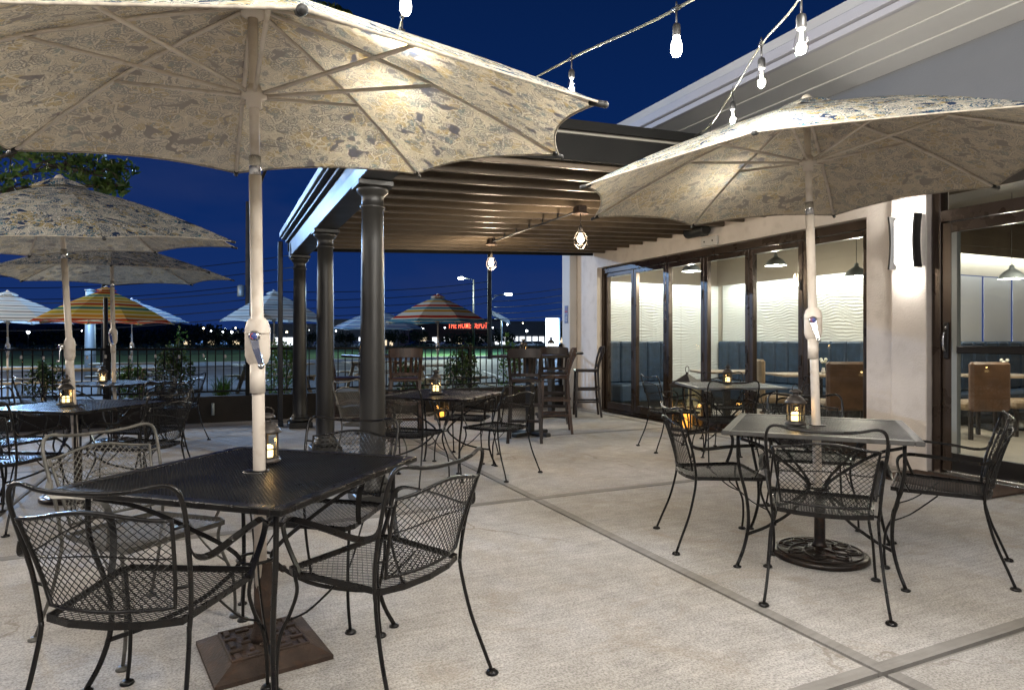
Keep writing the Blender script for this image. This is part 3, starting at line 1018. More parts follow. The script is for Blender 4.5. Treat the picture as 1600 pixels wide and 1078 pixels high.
sheet(q, 1.0, PX1, 4.40, 10.05, .243, .03)
obj('roof_deck', q, M['deck'], prg)
q = MB(); sheet(q, .98, PX1, 4.40, 4.44, .03, .21)
obj('rim_board', q, M['roofedge'], prg)
q = MB(); sheet(q, .98, PX1, 10.02, 10.05, .0, .24)
obj('rim_board', q, M['roofedge'], prg)
q = MB(); sheet(q, .95, PX1, 4.36, 4.45, .262, .075)
obj('roof_edge', q, M['roofedge'], prg)
q = MB(); sheet(q, .96, PX1, 4.385, 4.398, .235, .014)
obj('flashing', q, M['flash'], prg)
colm = MB()
RB, RT = .100, .083
colm.lathe([(.150, .0), (.150, .0)], 4)
colm = MB()
prof = [(RB + .035, .085), (RB + .045, .11), (RB + .035, .14), (RB + .014, .15), (RB + .018, .165), (RB + .004, .18)]
for i in range(9):
    t = i / 8
    prof.append((RB + (RT - RB) * t ** 1.6, .19 + 2.08 * t))
prof += [(RT + .014, 2.275), (RT + .014, 2.29), (RT + .002, 2.30), (RT + .002, 2.36), (RT + .012, 2.375), (RT + .035, 2.40), (RT + .040, 2.415), (RT + .036, 2.43)]
colm.lathe(prof, 40)
cme = mesh_of('shaft', colm, M['column'])
pl = MB(); pl.bbox(-.16, .16, -.16, .16, .001, .085, .008)
plm = mesh_of('plinth', pl, M['column'])
ab = MB(); ab.bbox(-.135, .135, -.135, .135, 2.43, 2.473, .006)
abm = mesh_of('abacus', ab, M['column'])
for y, lb in ((5.03, 'nearest round dark column, beside the mesh table and in front of the others'), (7.40, 'middle one of the three round dark pergola columns'), (9.77, 'farthest round dark pergola column, next to the square downspout')):
    c = thing('column', lb, 'column', (1.12, y, 0), 0, 'pergola columns')
    obj('shaft', cme, None, c); obj('plinth', plm, None, c); obj('abacus', abm, None, c)

# pendant fixture on a conduit under the joists
pf = thing('pendant_fixture', 'conduit under the pergola joists carrying two caged glowing bulbs', 'lamp', (0, 0, 0))
CXX, CZ = 3.49, 2.615
q = MB(); q.tube([(CXX, 5.90, CZ), (CXX, 8.26, CZ)], .011, 8)
obj('conduit', q, M['beam'], pf)
for y in ys[4:11]:
    q = MB(); q.box(CXX - .006, CXX + .006, y - .012, y + .012, CZ + .012, jz(CXX) - .001)
    obj('hanger', q, M['beam'], pf)
for (y, bz) in ((5.86, 2.32), (8.27, 2.335)):
    q = MB(); q.bbox(CXX - .05, CXX + .05, y - .05, y + .05, CZ - .03, CZ + .045, .008)
    q.lathe([(.085, 0), (.085, .012), (.05, .03)], 16, (CXX, y, CZ - .042))
    q.tube([(CXX, y, CZ + .04), (CXX, y, jz(CXX) - .002)], .02, 6)
    bx = obj('junction_box', q, M['rust'], pf)
    q = MB(); q.tube([(CXX, y, CZ - .04), (CXX, y, bz + .12)], .005, 6)
    q.lathe([(.012, .14), (.022, .12), (.024, .06), (.016, .055)], 12, (CXX, y, bz))
    cg = obj('stem', q, M['darkmetal'], pf)
    q = MB()
    for kk in range(6):
        a = kk * pi / 3
        q.tube(smooth([(CXX + .024 * cos(a), y + .024 * sin(a), bz + .075), (CXX + .075 * cos(a), y + .075 * sin(a), bz + .01), (CXX + .07 * cos(a), y + .07 * sin(a), bz - .06), (CXX + .02 * cos(a), y + .02 * sin(a), bz - .11)], 3), .002, 4)
    for zz, rr in ((.01, .076), (-.06, .071)):
        q.tube([(CXX + rr * cos(a), y + rr * sin(a), bz + zz) for a in [i * pi / 8 for i in range(16)]], .002, 4, True)
    obj('cage', q, M['darkmetal'], pf)
    q = MB(); q.lathe([(0, -.055), (.02, -.048), (.035, -.02), (.036, .005), (.02, .04), (.013, .055)], 16, (CXX, y, bz))
    obj('bulb', q, M['warmbulb'], pf)
    for dx, dy in ((.0, 0),):
        lamp('pendant_lamp', (CXX, y, bz - .075), P_PENDANT, WARM, .04, pf)
    lamp('pendant_lamp', (CXX, y, bz + .05), P_PENDANT * .35, WARM, .05, pf)

# ================================================================ RAILING
fen = thing('railing', 'black metal railing of slim upright bars on a dark knee wall', 'fence', (0, 10.9, 0))
FXA, FXB = -7.0, 6.08
q = MB(); q.bbox(FXA, FXB, -.06, .06, -.03, .40, .01)
obj('knee_wall', q, M['knee'], fen)
q = MB(); q.bbox(FXA, FXB, -.028, .028, 1.105, 1.14, .004)
obj('top_rail', q, M['fence'], fen)
q = MB(); q.bbox(FXA, FXB, -.014, .014, .455, .485, .004)
obj('bottom_rail', q, M['fence'], fen)
q = MB(); q.box(-.008, .008, -.008, .008, .485, 1.105)
bme = mesh_of('bar', q, M['fence'])
q = MB(); q.bbox(-.03, .03, -.03, .03, .40, 1.17, .005); q.bbox(-.036, .036, -.036, .036, 1.171, 1.185, .004)
pme = mesh_of('post', q, M['fence'])
npost = 8
for i in range(npost):
    obj('post', pme, None, fen, loc=(FXA + .04 + i * (FXB - FXA - .08) / (npost - 1), 0, 0))
x = FXA + .115
while x < FXB:
    if min(abs(x - (FXA + .04 + i * (FXB - FXA - .08) / (npost - 1))) for i in range(npost)) > .045:
        obj('bar', bme, None, fen, loc=(x, 0, 0))
    x += .115

# ================================================================ FURNITURE BUILDERS
def expanded(L_, S_, inside, mp, x0, x1, y0, y1, w_=.0022, t_=.0016):
    """expanded metal: zigzag strands welded at their crests"""
    mb = MB()
    rows = int((y1 - y0) / S_) + 1; cols = int((x1 - x0) / (L_ / 2)) + 1
    for j in range(rows + 1):
        run = []
        for i in range(cols + 1):
            x = x0 + i * L_ / 2
            y = y0 + j * S_ + (S_ / 2 if (i + j) % 2 else -S_ / 2)
            if inside(x, y):
                run.append((x, y))
            else:
                if len(run) > 1:
                    _strand(mb, run, mp, w_, t_)
                run = []
        if len(run) > 1:
            _strand(mb, run, mp, w_, t_)
    return mb


def _strand(mb, run, mp, w_, t_):
    vs = []
    for (x, y) in run:
        p = mp(x, y); pv = mp(x, y + .001)
        v = (pv - p); v.normalize()
        pu = mp(x + .001, y) - p; pu.normalize()
        nrm = pu.cross(v)
        vs += [p + v * w_ + nrm * t_, p - v * w_ + nrm * t_, p - v * w_ - nrm * t_, p + v * w_ - nrm * t_]
    fs = []
    for i in range(len(run) - 1):
        a = i * 4; b = a + 4
        fs += [(a, a + 1, b + 1, b), (a + 1, a + 2, b + 2, b + 1), (a + 2, a + 3, b + 3, b + 2), (a + 3, a, b, b + 3)]
    mb.add(vs, fs)


SEAT = [(-.205, -.205), (-.12, -.232), (0, -.243), (.12, -.232), (.205, -.205), (.245, .17), (.225, .215), (-.225, .215), (-.245, .17)]


def in_poly(poly, x, y):
    c = False; n = len(poly); j = n - 1
    for i in range(n):
        xi, yi = poly[i]; xj, yj = poly[j]
        if (yi > y) != (yj > y) and x < (xj - xi) * (y - yi) / (yj - yi) + xi:
            c = not c
        j = i
    return c


def seat_z(x, y):
    return .430 - .010 * (1 - (x / .25) ** 2) * (1 - (y / .25) ** 2) + .010 * max(0, y / .22) ** 2 * 0 + .006 * (x / .24) ** 2


def back_pt(u, v):
    v = max(0.0, v)
    hump = .030 * (cos(pi * u) * .5 + .5) * v
    return Vector((u * (.188 + .037 * v), -.212 - .080 * v ** 1.25 - .042 * (1 - u * u), .475 + v * .275 + hump))


def make_chair_meshes(frame_mat, mesh_mat):
    D = {}
    q = MB(); q.bar([(x, y, seat_z(x, y)) for (x, y) in SEAT], .006, .022, True)
    D['seat_frame'] = [mesh_of('seat_frame', q, frame_mat)]
    q = expanded(.0245, .0127, lambda x, y: in_poly(SEAT, x, y), lambda x, y: Vector((x, y, seat_z(x, y))), -.25, .25, -.245, .215, .0015, .0010)
    D['seat_mesh'] = [mesh_of('seat_mesh', q, mesh_mat)]
    q = MB()
    cols, rows = 34, 23
    for i in range(cols + 1):
        run = []
        for j in range(rows + 1):
            u = -1 + 2 * i / cols + (1 / cols if (i + j) % 2 else -1 / cols)
            u = max(-1, min(1, u))
            run.append((u, j / rows))
        vs = []
        for (u, v) in run:
            p = back_pt(u, v)
            tu = back_pt(u + .01, v) - back_pt(u - .01, v); tu.normalize()
            tv = back_pt(u, v + .01) - back_pt(u, v - .01); tv.normalize()
            n = tu.cross(tv)
            vs += [p + tu * .0014 + n * .0011, p - tu * .0014 + n * .0011, p - tu * .0014 - n * .0011, p + tu * .0014 - n * .0011]
        fs = []
        for j in range(rows):
            a = j * 4; b = a + 4
            fs += [(a, a + 1, b + 1, b), (a + 1, a + 2, b + 2, b + 1), (a + 2, a + 3, b + 3, b + 2), (a + 3, a, b, b + 3)]
        q.add(vs, fs)
    D['back_mesh'] = [mesh_of('back_mesh', q, mesh_mat)]
    q = MB()
    loop = [back_pt(-1 + 2 * i / 12, 1) for i in range(13)] + [back_pt(1, 1 - i / 4) for i in range(1, 4)] + [back_pt(1 - 2 * i / 8, 0) for i in range(9)] + [back_pt(-1, i / 4) for i in range(1, 4)]
    q.tube(loop, .0065, 6, True)
    q.tube([back_pt(-1 + 2 * i / 8, .56) + Vector((0, .004, 0)) for i in range(9)], .0028, 4)
    D['back_rim'] = [mesh_of('back_rim', q, frame_mat)]
    q = MB()
    half = [(.225, -.203, .405), (.232, -.205, .47), (.240, -.222, .58), (.252, -.262, .72), (.254, -.285, .795), (.240, -.297, .838), (.205, -.305, .850), (.14, -.322, .838), (.07, -.332, .832)]
    pts = [(x, y, z) for (x, y, z) in half] + [(0, -.335, .832)] + [(-x, y, z) for (x, y, z) in reversed(half)]
    q.tube(smooth(pts, 3), .0074, 7)
    for s in (-1, 1):
        q.tube([(s * .236, -.215, .54), back_pt(s, .22)], .005, 5); q.tube([(s * .252, -.265, .73), back_pt(s, .9)], .005, 5)
    D['back_frame'] = [mesh_of('back_frame', q, frame_mat)]
    D['arm'] = []; D['leg'] = []; D['foot'] = []; D['brace'] = []
    for s in (-1, 1):
        q = MB()
        q.sect(smooth([(s * .247, -.248, .672), (s * .262, -.232, .632), (s * .276, -.17, .618), (s * .286, -.05, .632), (s * .288, .08, .640), (s * .285, .145, .636), (s * .281, .178, .612), (s * .272, .180, .565), (s * .258, .160, .50), (s * .246, .130, .435)], 4),
               [(-.011, -.003), (.011, -.003), (.011, .003), (-.011, .003)], up=(0, 0, 1), smooth=False)
        D['arm'].append(mesh_of('arm', q, frame_mat))
    for s in (-1, 1):
        q = MB(); q.tube(smooth([(s * .228, .185, .425), (s * .222, .180, .36), (s * .232, .205, .28), (s * .248, .238, .20), (s * .256, .246, .10), (s * .262, .240, .008)], 4), .0070, 7)
        D['leg'].append(mesh_of('leg', q, frame_mat))
        q = MB(); q.lathe([(.0, 0.001), (.024, 0.001), (.025, .006), (.020, .013), (.010, .017)], 12, (s * .262, .240, 0))
        D['foot'].append(mesh_of('foot', q, frame_mat))
        q = MB(); q.tube(smooth([(s * .236, .214, .255), (s * .222, .13, .30), (s * .210, .05, .37), (s * .205, .0, .418)], 3), .0042, 5)
        D['brace'].append(mesh_of('brace', q, frame_mat))
    for s in (-1, 1):
        q = MB(); q.tube(smooth([(s * .225, -.203, .420), (s * .228, -.210, .36), (s * .238, -.245, .22), (s * .252, -.300, .08), (s * .262, -.328, .008)], 4), .0072, 7)
        D['leg'].append(mesh_of('leg', q, frame_mat))
        q = MB(); q.lathe([(.0, 0.001), (.024, 0.001), (.025, .006), (.020, .013), (.010, .017)], 12, (s * .262, -.328, 0))
        D['foot'].append(mesh_of('foot', q, frame_mat))
    return D


CH = {'black': make_chair_meshes(M['iron'], M['ironmesh'])}


def recolour(D, a, b):
    R = {}
    for kx, l in D.items():
        R[kx] = []
        for me in l:
            c = me.copy()
            for i, m_ in enumerate(c.materials):
                c.materials[i] = a if m_ == M['iron'] else b
            R[kx].append(c)
    return R


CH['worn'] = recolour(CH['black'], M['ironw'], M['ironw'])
GRP_C = 'wrought iron mesh armchairs'


def chair(x, y, deg, label, kind='black', tilt=0):
    t = thing('mesh_armchair', label, 'chair', (x, y, 0), radians(deg - 90), GRP_C)
    D = CH[kind]
    sf = obj('seat_frame', D['seat_frame'][0], None, t)
    obj('seat_mesh', D['seat_mesh'][0], None, t, 'stuff')
    bf = obj('back_frame', D['back_frame'][0], None, t)
    obj('back_rim', D['back_rim'][0], None, bf)
    obj('back_mesh', D['back_mesh'][0], None, t, 'stuff')
    for m_ in D['arm']:
        obj('arm', m_, None, t)
    for i, m_ in enumerate(D['leg']):
        l = obj('leg', m_, None, t); obj('foot', D['foot'][i], None, l)
    for m_ in D['brace']:
        obj('brace', m_, None, t)
    return t


TS = .475


def make_table_meshes(mesh_mat, frame_mat):
    D = {}
    q = MB()
    for (a, b, c, d) in ((-TS, TS, -TS, -TS + .045), (-TS, TS, TS - .045, TS), (-TS, -TS + .045, -TS + .045, TS - .045), (TS - .045, TS, -TS + .045, TS - .045)):
        q.bbox(a, b, c, d, .715, .738, .004)
    D['rim'] = mesh_of('rim', q, frame_mat)
    e_ = TS - .04
    q = expanded(.0150, .0078, lambda x, y: abs(x) < e_ and abs(y) < e_ and x * x + y * y > .0009, lambda x, y: Vector((x, y, .7335)), -e_, e_, -e_, e_, .0023, .0014)
    D['mesh'] = mesh_of('mesh_top', q, mesh_mat)
    q = MB()
    q.bar([(-e_, -.12, .722), (e_, -.12, .722)], .02, .012); q.bar([(-e_, .12, .722), (e_, .12, .722)], .02, .012)
    q.lathe([(.024, .722), (.05, .724), (.05, .739), (.024, .742)], 20)
    D['cross'] = mesh_of('cross_bar', q, frame_mat)
    D['leg'] = []; D['scroll'] = []
    for k_ in range(4):
        a = pi / 4 + k_ * pi / 2; R = Matrix.Rotation(a, 4, 'Z')
        q = MB(); q.tube(smooth([(.56, 0, .716), (.555, 0, .55), (.50, 0, .36), (.49, 0, .22), (.52, 0, .10), (.565, 0, .01)], 4), .0095, 7)
        q.lathe([(0, .001), (.022, .001), (.022, .008), (.010, .014)], 10, (.565, 0, 0))
        q.xf(R); D['leg'].append(mesh_of('leg', q, frame_mat))
        q = MB(); q.bar(smooth([(.545, 0, .69), (.40, 0, .64), (.22, 0, .53), (.075, 0, .42), (.075, 0, .36), (.20, 0, .26), (.36, 0, .20), (.50, 0, .17)], 4), .016, .006, up=(0, 1, 0))
        q.xf(R); D['scroll'].append(mesh_of('scroll_brace', q, frame_mat))
    q = MB(); q.tube([(.07 * cos(a), .07 * sin(a), .39) for a in [i * pi / 8 for i in range(16)]], .006, 6, True)
    D['ring'] = mesh_of('centre_ring', q, frame_mat)
    return D


TD = {'black': make_table_meshes(M['tablemesh'], M['iron'])}
TD['pale'] = {}
for kx, v in TD['black'].items():
    if kx in ('mesh', 'rim'):
        c = v.copy(); c.materials[0] = M['palemesh']; TD['pale'][kx] = c
    else:
        TD['pale'][kx] = v
TD['worn'] = {}
for kx, v in TD['black'].items():
    if kx in ('mesh', 'rim'):
        c = v.copy(); c.materials[0] = M['tablemeshlight'] if kx == 'mesh' else M['wornrim']; TD['worn'][kx] = c
    else:
        TD['worn'][kx] = v
GRP_T = 'square mesh patio tables'


def mesh_table(x, y, deg, label, kind='black', hz=1.0, sx=1.0):
    t = thing('mesh_table', label, 'table', (x, y, 0), radians(deg), GRP_T)
    t.scale = (sx, sx, hz)
    D = TD[kind]
    top = obj('table_top', D['mesh'], None, t)
    obj('rim', D['rim'], None, top); obj('cross_bar', D['cross'], None, top)
    for m_ in D['leg']:
        obj('leg', m_, None, t)
    for m_ in D['scroll']:
        obj('scroll_brace', m_, None, t)
    obj('centre_ring', D['ring'], None, t)
    return t


# ---- umbrellas
def canopy_mesh(r, rise, bow=.05, scallop=.055, nu=12, nv=16, stripe=False, tilt=(0, 0), v0=.05, sag=.02):
    mb = MB(); vs = []; uv = []; fs = []
    for k_ in range(8):
        a0 = k_ * pi / 4; a1 = a0 + pi / 4
        base = len(vs)
        for j in range(nv + 1):
            v = v0 + (1 - v0) * j / nv
            for i in range(nu + 1):
                u = i / nu
                p0 = Vector((cos(a0), sin(a0), 0)); p1 = Vector((cos(a1), sin(a1), 0))
                sc_ = 1 - scallop * 4 * u * (1 - u) * v ** 3
                ve = v * sc_
                p = (p0 * (1 - u) + p1 * u) * (r * ve)
                z = rise * (1 - ve) + bow * sin(pi * ve) - sag * 4 * u * (1 - u) * v * v + .012 * 4 * u * (1 - u) * v
                vs.append((p.x, p.y, z + tilt[0] * p.x + tilt[1] * p.y))
                ww = r * ve * 2 * sin(pi / 8)
                if stripe:
                    uv.append(((u - .5) * ww, r * ve))
                else:
                    uv.append(((u - .5) * ww + k_ * 1.37, r * ve + k_ * .71))
        for j in range(nv):
            for i in range(nu):
                a = base + j * (nu + 1) + i
                fs.append((a, a + nu + 1, a + nu + 2, a + 1))
    mb.add(vs, fs, 0, True); mb.uv = uv
    edge = []
    for k_ in range(8):
        base = k_ * (nu + 1) * (nv + 1) + nv * (nu + 1)
        edge += [vs[base + i] for i in range(nu)]
    return mb, edge


def umbrella(name, label, cat, cx, cy_, zr, r, phase, tilt, rise, foot, zrun, zcrank, cloth, crank_az=None, strut_at=.52, group=None, simple=False, pole_r=.0235, polemat='pole', zfoot=.10, stripe=False):
    """canopy rim centre (cx,cy,zr); pole runs from foot to the apex"""
    t = thing(name, label, cat, (foot[0], foot[1], 0), 0, group)
    O = Vector((foot[0], foot[1], 0))
    bow = .045
    ca, sa = cos(phase), sin(phase)
    lt = (tilt[0] * ca + tilt[1] * sa, -tilt[0] * sa + tilt[1] * ca)
    cen = Vector((cx, cy_, zr)) - O
    apex = cen + Vector((0, 0, rise))
    cm, edge = canopy_mesh(r, rise, bow, tilt=lt, stripe=stripe, nu=10 if simple else 12, nv=10 if simple else 18)
    co = obj('canopy', cm, cloth, t); co.location = cen; co.rotation_euler = (0, 0, phase)
    q = MB(); q.tube([Vector(p) + Vector((0, 0, -.004)) for p in edge], .0042, 5, True)
    he = obj('hem', q, M['hem'], co)

    def rib_pt(k_, v):
        a = phase + k_ * pi / 4
        dx, dy = r * v * cos(a), r * v * sin(a)
        return cen + Vector((dx, dy, rise * (1 - v) + bow * sin(pi * v) + tilt[0] * dx + tilt[1] * dy - .014))
    base = Vector((0, 0, zfoot))
    pdir = (apex - base).normalized()

    def pole_at(z):
        return base + pdir * ((z - zfoot) / pdir.z)
    zj = zrun - .30
    q = MB(); q.tube([pole_at(zfoot), pole_at(zj)], pole_r, 16)
    po = obj('pole', q, M[polemat], t)
    q = MB(); q.tube([pole_at(zj - .06), pole_at(zj + .035)], pole_r * .93, 16)
    if not simple:
        q2 = MB(); q2.tube([pole_at(zj + .001), pole_at(zj + .075)], pole_r * .95, 16)
        obj('joint_sleeve', q2, M['chrome'], po)
    q = MB(); q.tube([pole_at(zj), apex - Vector((0, 0, .02))], pole_r * .80, 14)
    obj('upper_pole', q, M[polemat], t)
    # hub, runner
    zr_ = pole_at(zrun)
    q = MB(); q.lathe([(pole_r * 1.0, -.045), (pole_r * 1.25, -.04), (pole_r * 1.25, -.01), (pole_r * 2.0, -.002), (pole_r * 2.0, .018), (pole_r * 1.2, .03), (pole_r, .045)], 18, zr_)
    obj('runner', q, M[polemat], t)
    q = MB(); q.lathe([(pole_r, -.06), (pole_r * 1.8, -.05), (pole_r * 1.8, -.02), (pole_r, -.01)], 16, apex)
    obj('hub', q, M[polemat], t)
    for k_ in range(8):
        q = MB()
        q.tube([rib_pt(k_, v) for v in (.03, .25, .5, .75, .93, .985)], .0095 if not simple else .012, 6, flat=.75)
        rb = obj('rib', q, M[polemat], t)
        if not simple:
            e1 = rib_pt(k_, .975); e2 = rib_pt(k_, 1.012) + Vector((0, 0, .010))
            q = MB(); q.tube([e1, e2], .011, 8); q.ball(e2, .0115, 8)
            obj('tip', q, M['black'], rb)
        a = phase + k_ * pi / 4
        st = zr_ + Vector((cos(a), sin(a), 0)) * pole_r * 1.9 + Vector((0, 0, .01))
        q = MB(); q.tube([st, rib_pt(k_, strut_at) - Vector((0, 0, .008))], .0078, 6)
        obj('strut', q, M[polemat], t)
    # vent cap on top and finial
    cm, edge2 = canopy_mesh(.20, .075, .012, .03, 6, 5, tilt=lt, stripe=stripe)
    vc = obj('vent_cap', cm, cloth, t); vc.location = apex + Vector((0, 0, -.035)); vc.rotation_euler = (0, 0, phase)
    q = MB(); q.lathe([(.034, -.02), (.036, .0), (.022, .022), (.0, .034)], 12, apex + Vector((0, 0, .035)))
    obj('finial', q, M[polemat] if simple else M['hem'], t)
    if zcrank:
        az = crank_az
        c = pole_at(zcrank)
        out = Vector((cos(az), sin(az), 0)); side = Vector((-sin(az), cos(az), 0))
        q = MB()
        ring = [(-.095, .026), (-.080, .040), (-.052, .048), (.052, .048), (.080, .040), (.095, .026)]
        vs = []; fs = []; n = 16
        for (z, rr) in ring:
            for i in range(n):
                a = 2 * pi * i / n
                vs.append(c + out * (rr * .80 * cos(a)) + side * (rr * sin(a)) + Vector((0, 0, z)))
        for j in range(len(ring) - 1):
            for i in range(n):
                fs.append((j * n + i, j * n + (i + 1) % n, (j + 1) * n + (i + 1) % n, (j + 1) * n + i))
        q.add(vs, fs, 0, True)
        q.tube([c + Vector((0, 0, -.20)), c + Vector((0, 0, -.085))], pole_r * 1.22, 16)
        q.tube([c + Vector((0, 0, -.0025 + .035)), c + Vector((0, 0, .0025 + .035))], .0485, 16)
        hs = obj('crank_housing', q, M[polemat], t)
        q = MB()
        hub_c = c + out * .040 + Vector((0, 0, .022))
        q.lathe([(.0, -.005), (.020, -.005), (.022, .022), (.016, .032), (0, .034)], 16, hub_c, axis=out)
        end = hub_c + out * .035 + side * (.030) + Vector((0, 0, -.115))
        q.sect([hub_c + out * .022, hub_c + out * .03 + side * .010 + Vector((0, 0, -.05)), end], [(-.015, -.004), (.015, -.004), (.015, .004), (-.015, .004)], up=out, smooth=False, scale=[1.1, .85, .6])
        q.ball(end + out * .008, .012, 10)
        ck = obj('crank_handle', q, M['chrome'], hs)
        if not simple:
            q = MB(); q.lathe([(.0, .0), (.014, .0), (.014, .0015), (0, .0015)], 16, hub_c + out * .0345, axis=out)
            q.tube([hub_c + out * .0355 + (side * cos(a) + Vector((0, 0, 1)) * sin(a)) * .0105 for a in [pi * .5 + i * pi / 8 for i in range(9)]], .002, 4, mi=1)
            obj('emblem', q, [M['logo'], M['logored']], hs)
    return t


# ================================================================ MAIN UMBRELLAS AND TABLES
GU = 'floral patio umbrellas'
umbrella('patio_umbrella', 'large floral umbrella with cream pole over the nearest black table', 'umbrella', .134, 2.673, 2.058, 1.35, 4.728, (.054, .115), .487,
         (.172, 2.775), 2.19, 1.245, M['floral'], radians(255), .53, GU)
umbrella('patio_umbrella', 'floral umbrella at the right with pale pole above the grey round base', 'umbrella', 3.117, 2.690, 2.146, 1.35, 6.854 + pi, (.049, -.006), .464,
         (3.19, 2.66), 2.275, 1.345, M['floral'], radians(220), .50, GU)
x3, y3 = W(122, 5.15); xa, ya = W(93, 5.15)
umbrella('patio_umbrella', 'floral umbrella at the left edge, its patterned top seen from outside', 'umbrella', xa, ya, 1.985, 1.38, .35, (.085, .085), .52,
         (x3, y3), 2.2, 1.18, M['floral'], radians(200), .5, GU)
x4, y4 = W(180, 7.88); xa4, ya4 = W(174, 7.88)
umbrella('patio_umbrella', 'floral umbrella beyond the left one, its underside showing pale', 'umbrella', xa4, ya4, 2.03, 1.37, .12, (.02, .0), .40,
         (x4, y4), 2.2, 1.30, M['floral'], radians(250), .5, GU)

mesh_table(.150, 2.755, 48, 'nearest black mesh table with a square rusty umbrella foot below', 'black', .995)
xr, yr = W(1277, 3.76)
mesh_table(xr, yr, 40, 'grey worn mesh table at the right with an umbrella through it', 'worn', 1.028)
mesh_table(1.98, 5.91, 45, 'brown black mesh table without umbrella behind the nearest column', 'black', 1.0)
mesh_table(x3, y3, 52, 'mesh table at the left edge shining blue under an umbrella', 'black', 1.0, .93)
mesh_table(x4, y4, 47, 'small far left mesh table nearest the railing', 'black', 1.0, .93)
mesh_table(5.26, 5.61, -24.6, 'pale mesh table standing close to the folding glass doors', 'pale', 1.02)

CHAIRS = [
    (-.17, 2.39, 62, 'nearest black chair at the lower left, its back to the camera', 'black'),
    (.55, 2.37, 123, 'black chair at the right side of the nearest table, pulled out', 'black'),
    (-.27, 3.20, -50, 'weathered grey backed chair behind the left corner of the nearest table', 'worn'),
    (.47, 3.15, -128, 'black chair behind the nearest table, in front of the round column', 'black'),
    (2.86, 3.13, -25, 'chair at the left side of the right umbrella table, seen from its side', 'black'),
    (2.775, 2.30, 42, 'chair with its mesh back to the camera at the right umbrella table', 'black'),
    (3.70, 2.30, 121, 'chair at the far right in front of the doormat', 'black'),
    (3.80, 3.25, -132, 'chair hidden behind the right umbrella table, only its back showing', 'black'),
    (2.42, 5.62, 118, 'chair at the right side of the table behind the column', 'black'),
    (1.58, 5.58, 45, 'chair next to the nearest column with its back to the camera', 'black'),
    (1.42, 6.38, -42, 'pale lit chair seen between the two nearer columns', 'worn'),  # light on this chair is put into its colour by the paler iron
    (2.42, 6.42, -130, 'chair on the far side of the table behind the column', 'black'),
    (4.83, 6.02, -14, 'chair left of the table by the folding doors, seen from its side', 'black'),
    (4.78, 5.15, 66, 'dark chair with its back to the camera at the folding door table', 'black'),
    (5.72, 6.05, -115, 'chair between the pale table and the folding doors', 'black'),
    (5.73, 5.22, 150, 'chair right of the table by the folding doors', 'black'),
    (x3 + .45, y3 - .33, 145, 'dark chair right of the left edge umbrella table', 'black'),
    (x3 - .30, y3 - .62, 62, 'chair in front of the left edge umbrella table', 'black'),
    (x3 - .52, y3 + .35, -38, 'chair behind the left edge umbrella table', 'black'),
    (x3 + .42, y3 + .62, -125, 'chair on the far right corner of the left edge table', 'black'),
    (x4 + .62, y4 - .25, 150, 'chair right of the far left table near the railing', 'black'),
    (x4 - .55, y4 - .35, 40, 'blue lit chair in front of the far left table', 'black'),
    (x4 + .30, y4 + .60, -115, 'chair between the far left table and the railing', 'black'),
]
for a in CHAIRS:
    chair(*a)

# ---- umbrella feet
ub = thing('umbrella_base', 'square rusty cast iron umbrella foot with a lattice top', 'umbrella base', (.178, 2.775, 0), radians(9.3))
q = MB()
R_, Rt, Hh = .215, .145, .055
vs = [(-R_, -R_, .001), (R_, -R_, .001), (R_, R_, .001), (-R_, R_, .001), (-R_, -R_, .018), (R_, -R_, .018), (R_, R_, .018), (-R_, R_, .018),
      (-Rt, -Rt, Hh), (Rt, -Rt, Hh), (Rt, Rt, Hh), (-Rt, Rt, Hh)]
q.add(vs, [(0, 1, 5, 4), (1, 2, 6, 5), (2, 3, 7, 6), (3, 0, 4, 7), (4, 5, 9, 8), (5, 6, 10, 9), (6, 7, 11, 10), (7, 4, 8, 11), (8, 9, 10, 11), (3, 2, 1, 0)])
obj('plate', q, M['rust'], ub)
q = MB()
for i in range(5):
    for j in range(5):
        if (i, j) == (2, 2):
            continue
        x = -.116 + i * .058; y = -.116 + j * .058
        if (i + j) % 2:
            q.bbox(x - .026, x + .026, y - .010, y + .010, Hh - .002, Hh + .009, .003)
        else:
            q.bbox(x - .010, x + .010, y - .026, y + .026, Hh - .002, Hh + .009, .003)
for a in (0, 1):
    for s_ in (-1, 1):
        if a:
            q.bbox(-.145, .145, s_ * .141 - .005, s_ * .141 + .005, Hh - .002, Hh + .008, .002)
        else:
            q.bbox(s_ * .141 - .005, s_ * .141 + .005, -.135, .135, Hh - .002, Hh + .008, .002)
obj('lattice', q, M['rust'], ub)
q = MB(); q.lathe([(.052, Hh), (.048, Hh + .02), (.036, Hh + .05), (.034, .36), (.036, .365), (.027, .37)], 20)
st = obj('stem', q, M['rust'], ub)
q = MB(); q.tube([(.034, 0, .32), (.075, 0, .32)], .007, 8); q.ball((.078, 0, .32), .015, 10)
obj('knob', q, M['rust'], st)

ub = thing('umbrella_base', 'round dark cast iron umbrella foot with a scrolled relief', 'umbrella base', (3.19, 2.66, 0), .3)
q = MB(); q.lathe([(.255, .001), (.262, .008), (.258, .026), (.245, .034), (.225, .036), (.20, .042), (.06, .058), (.045, .062)], 48)
obj('plate', q, M['bronzecast'], ub)
q = MB()


def dz(r):
    return .036 + (.225 - r) * .022 / .165 + .003 if r < .225 else .037


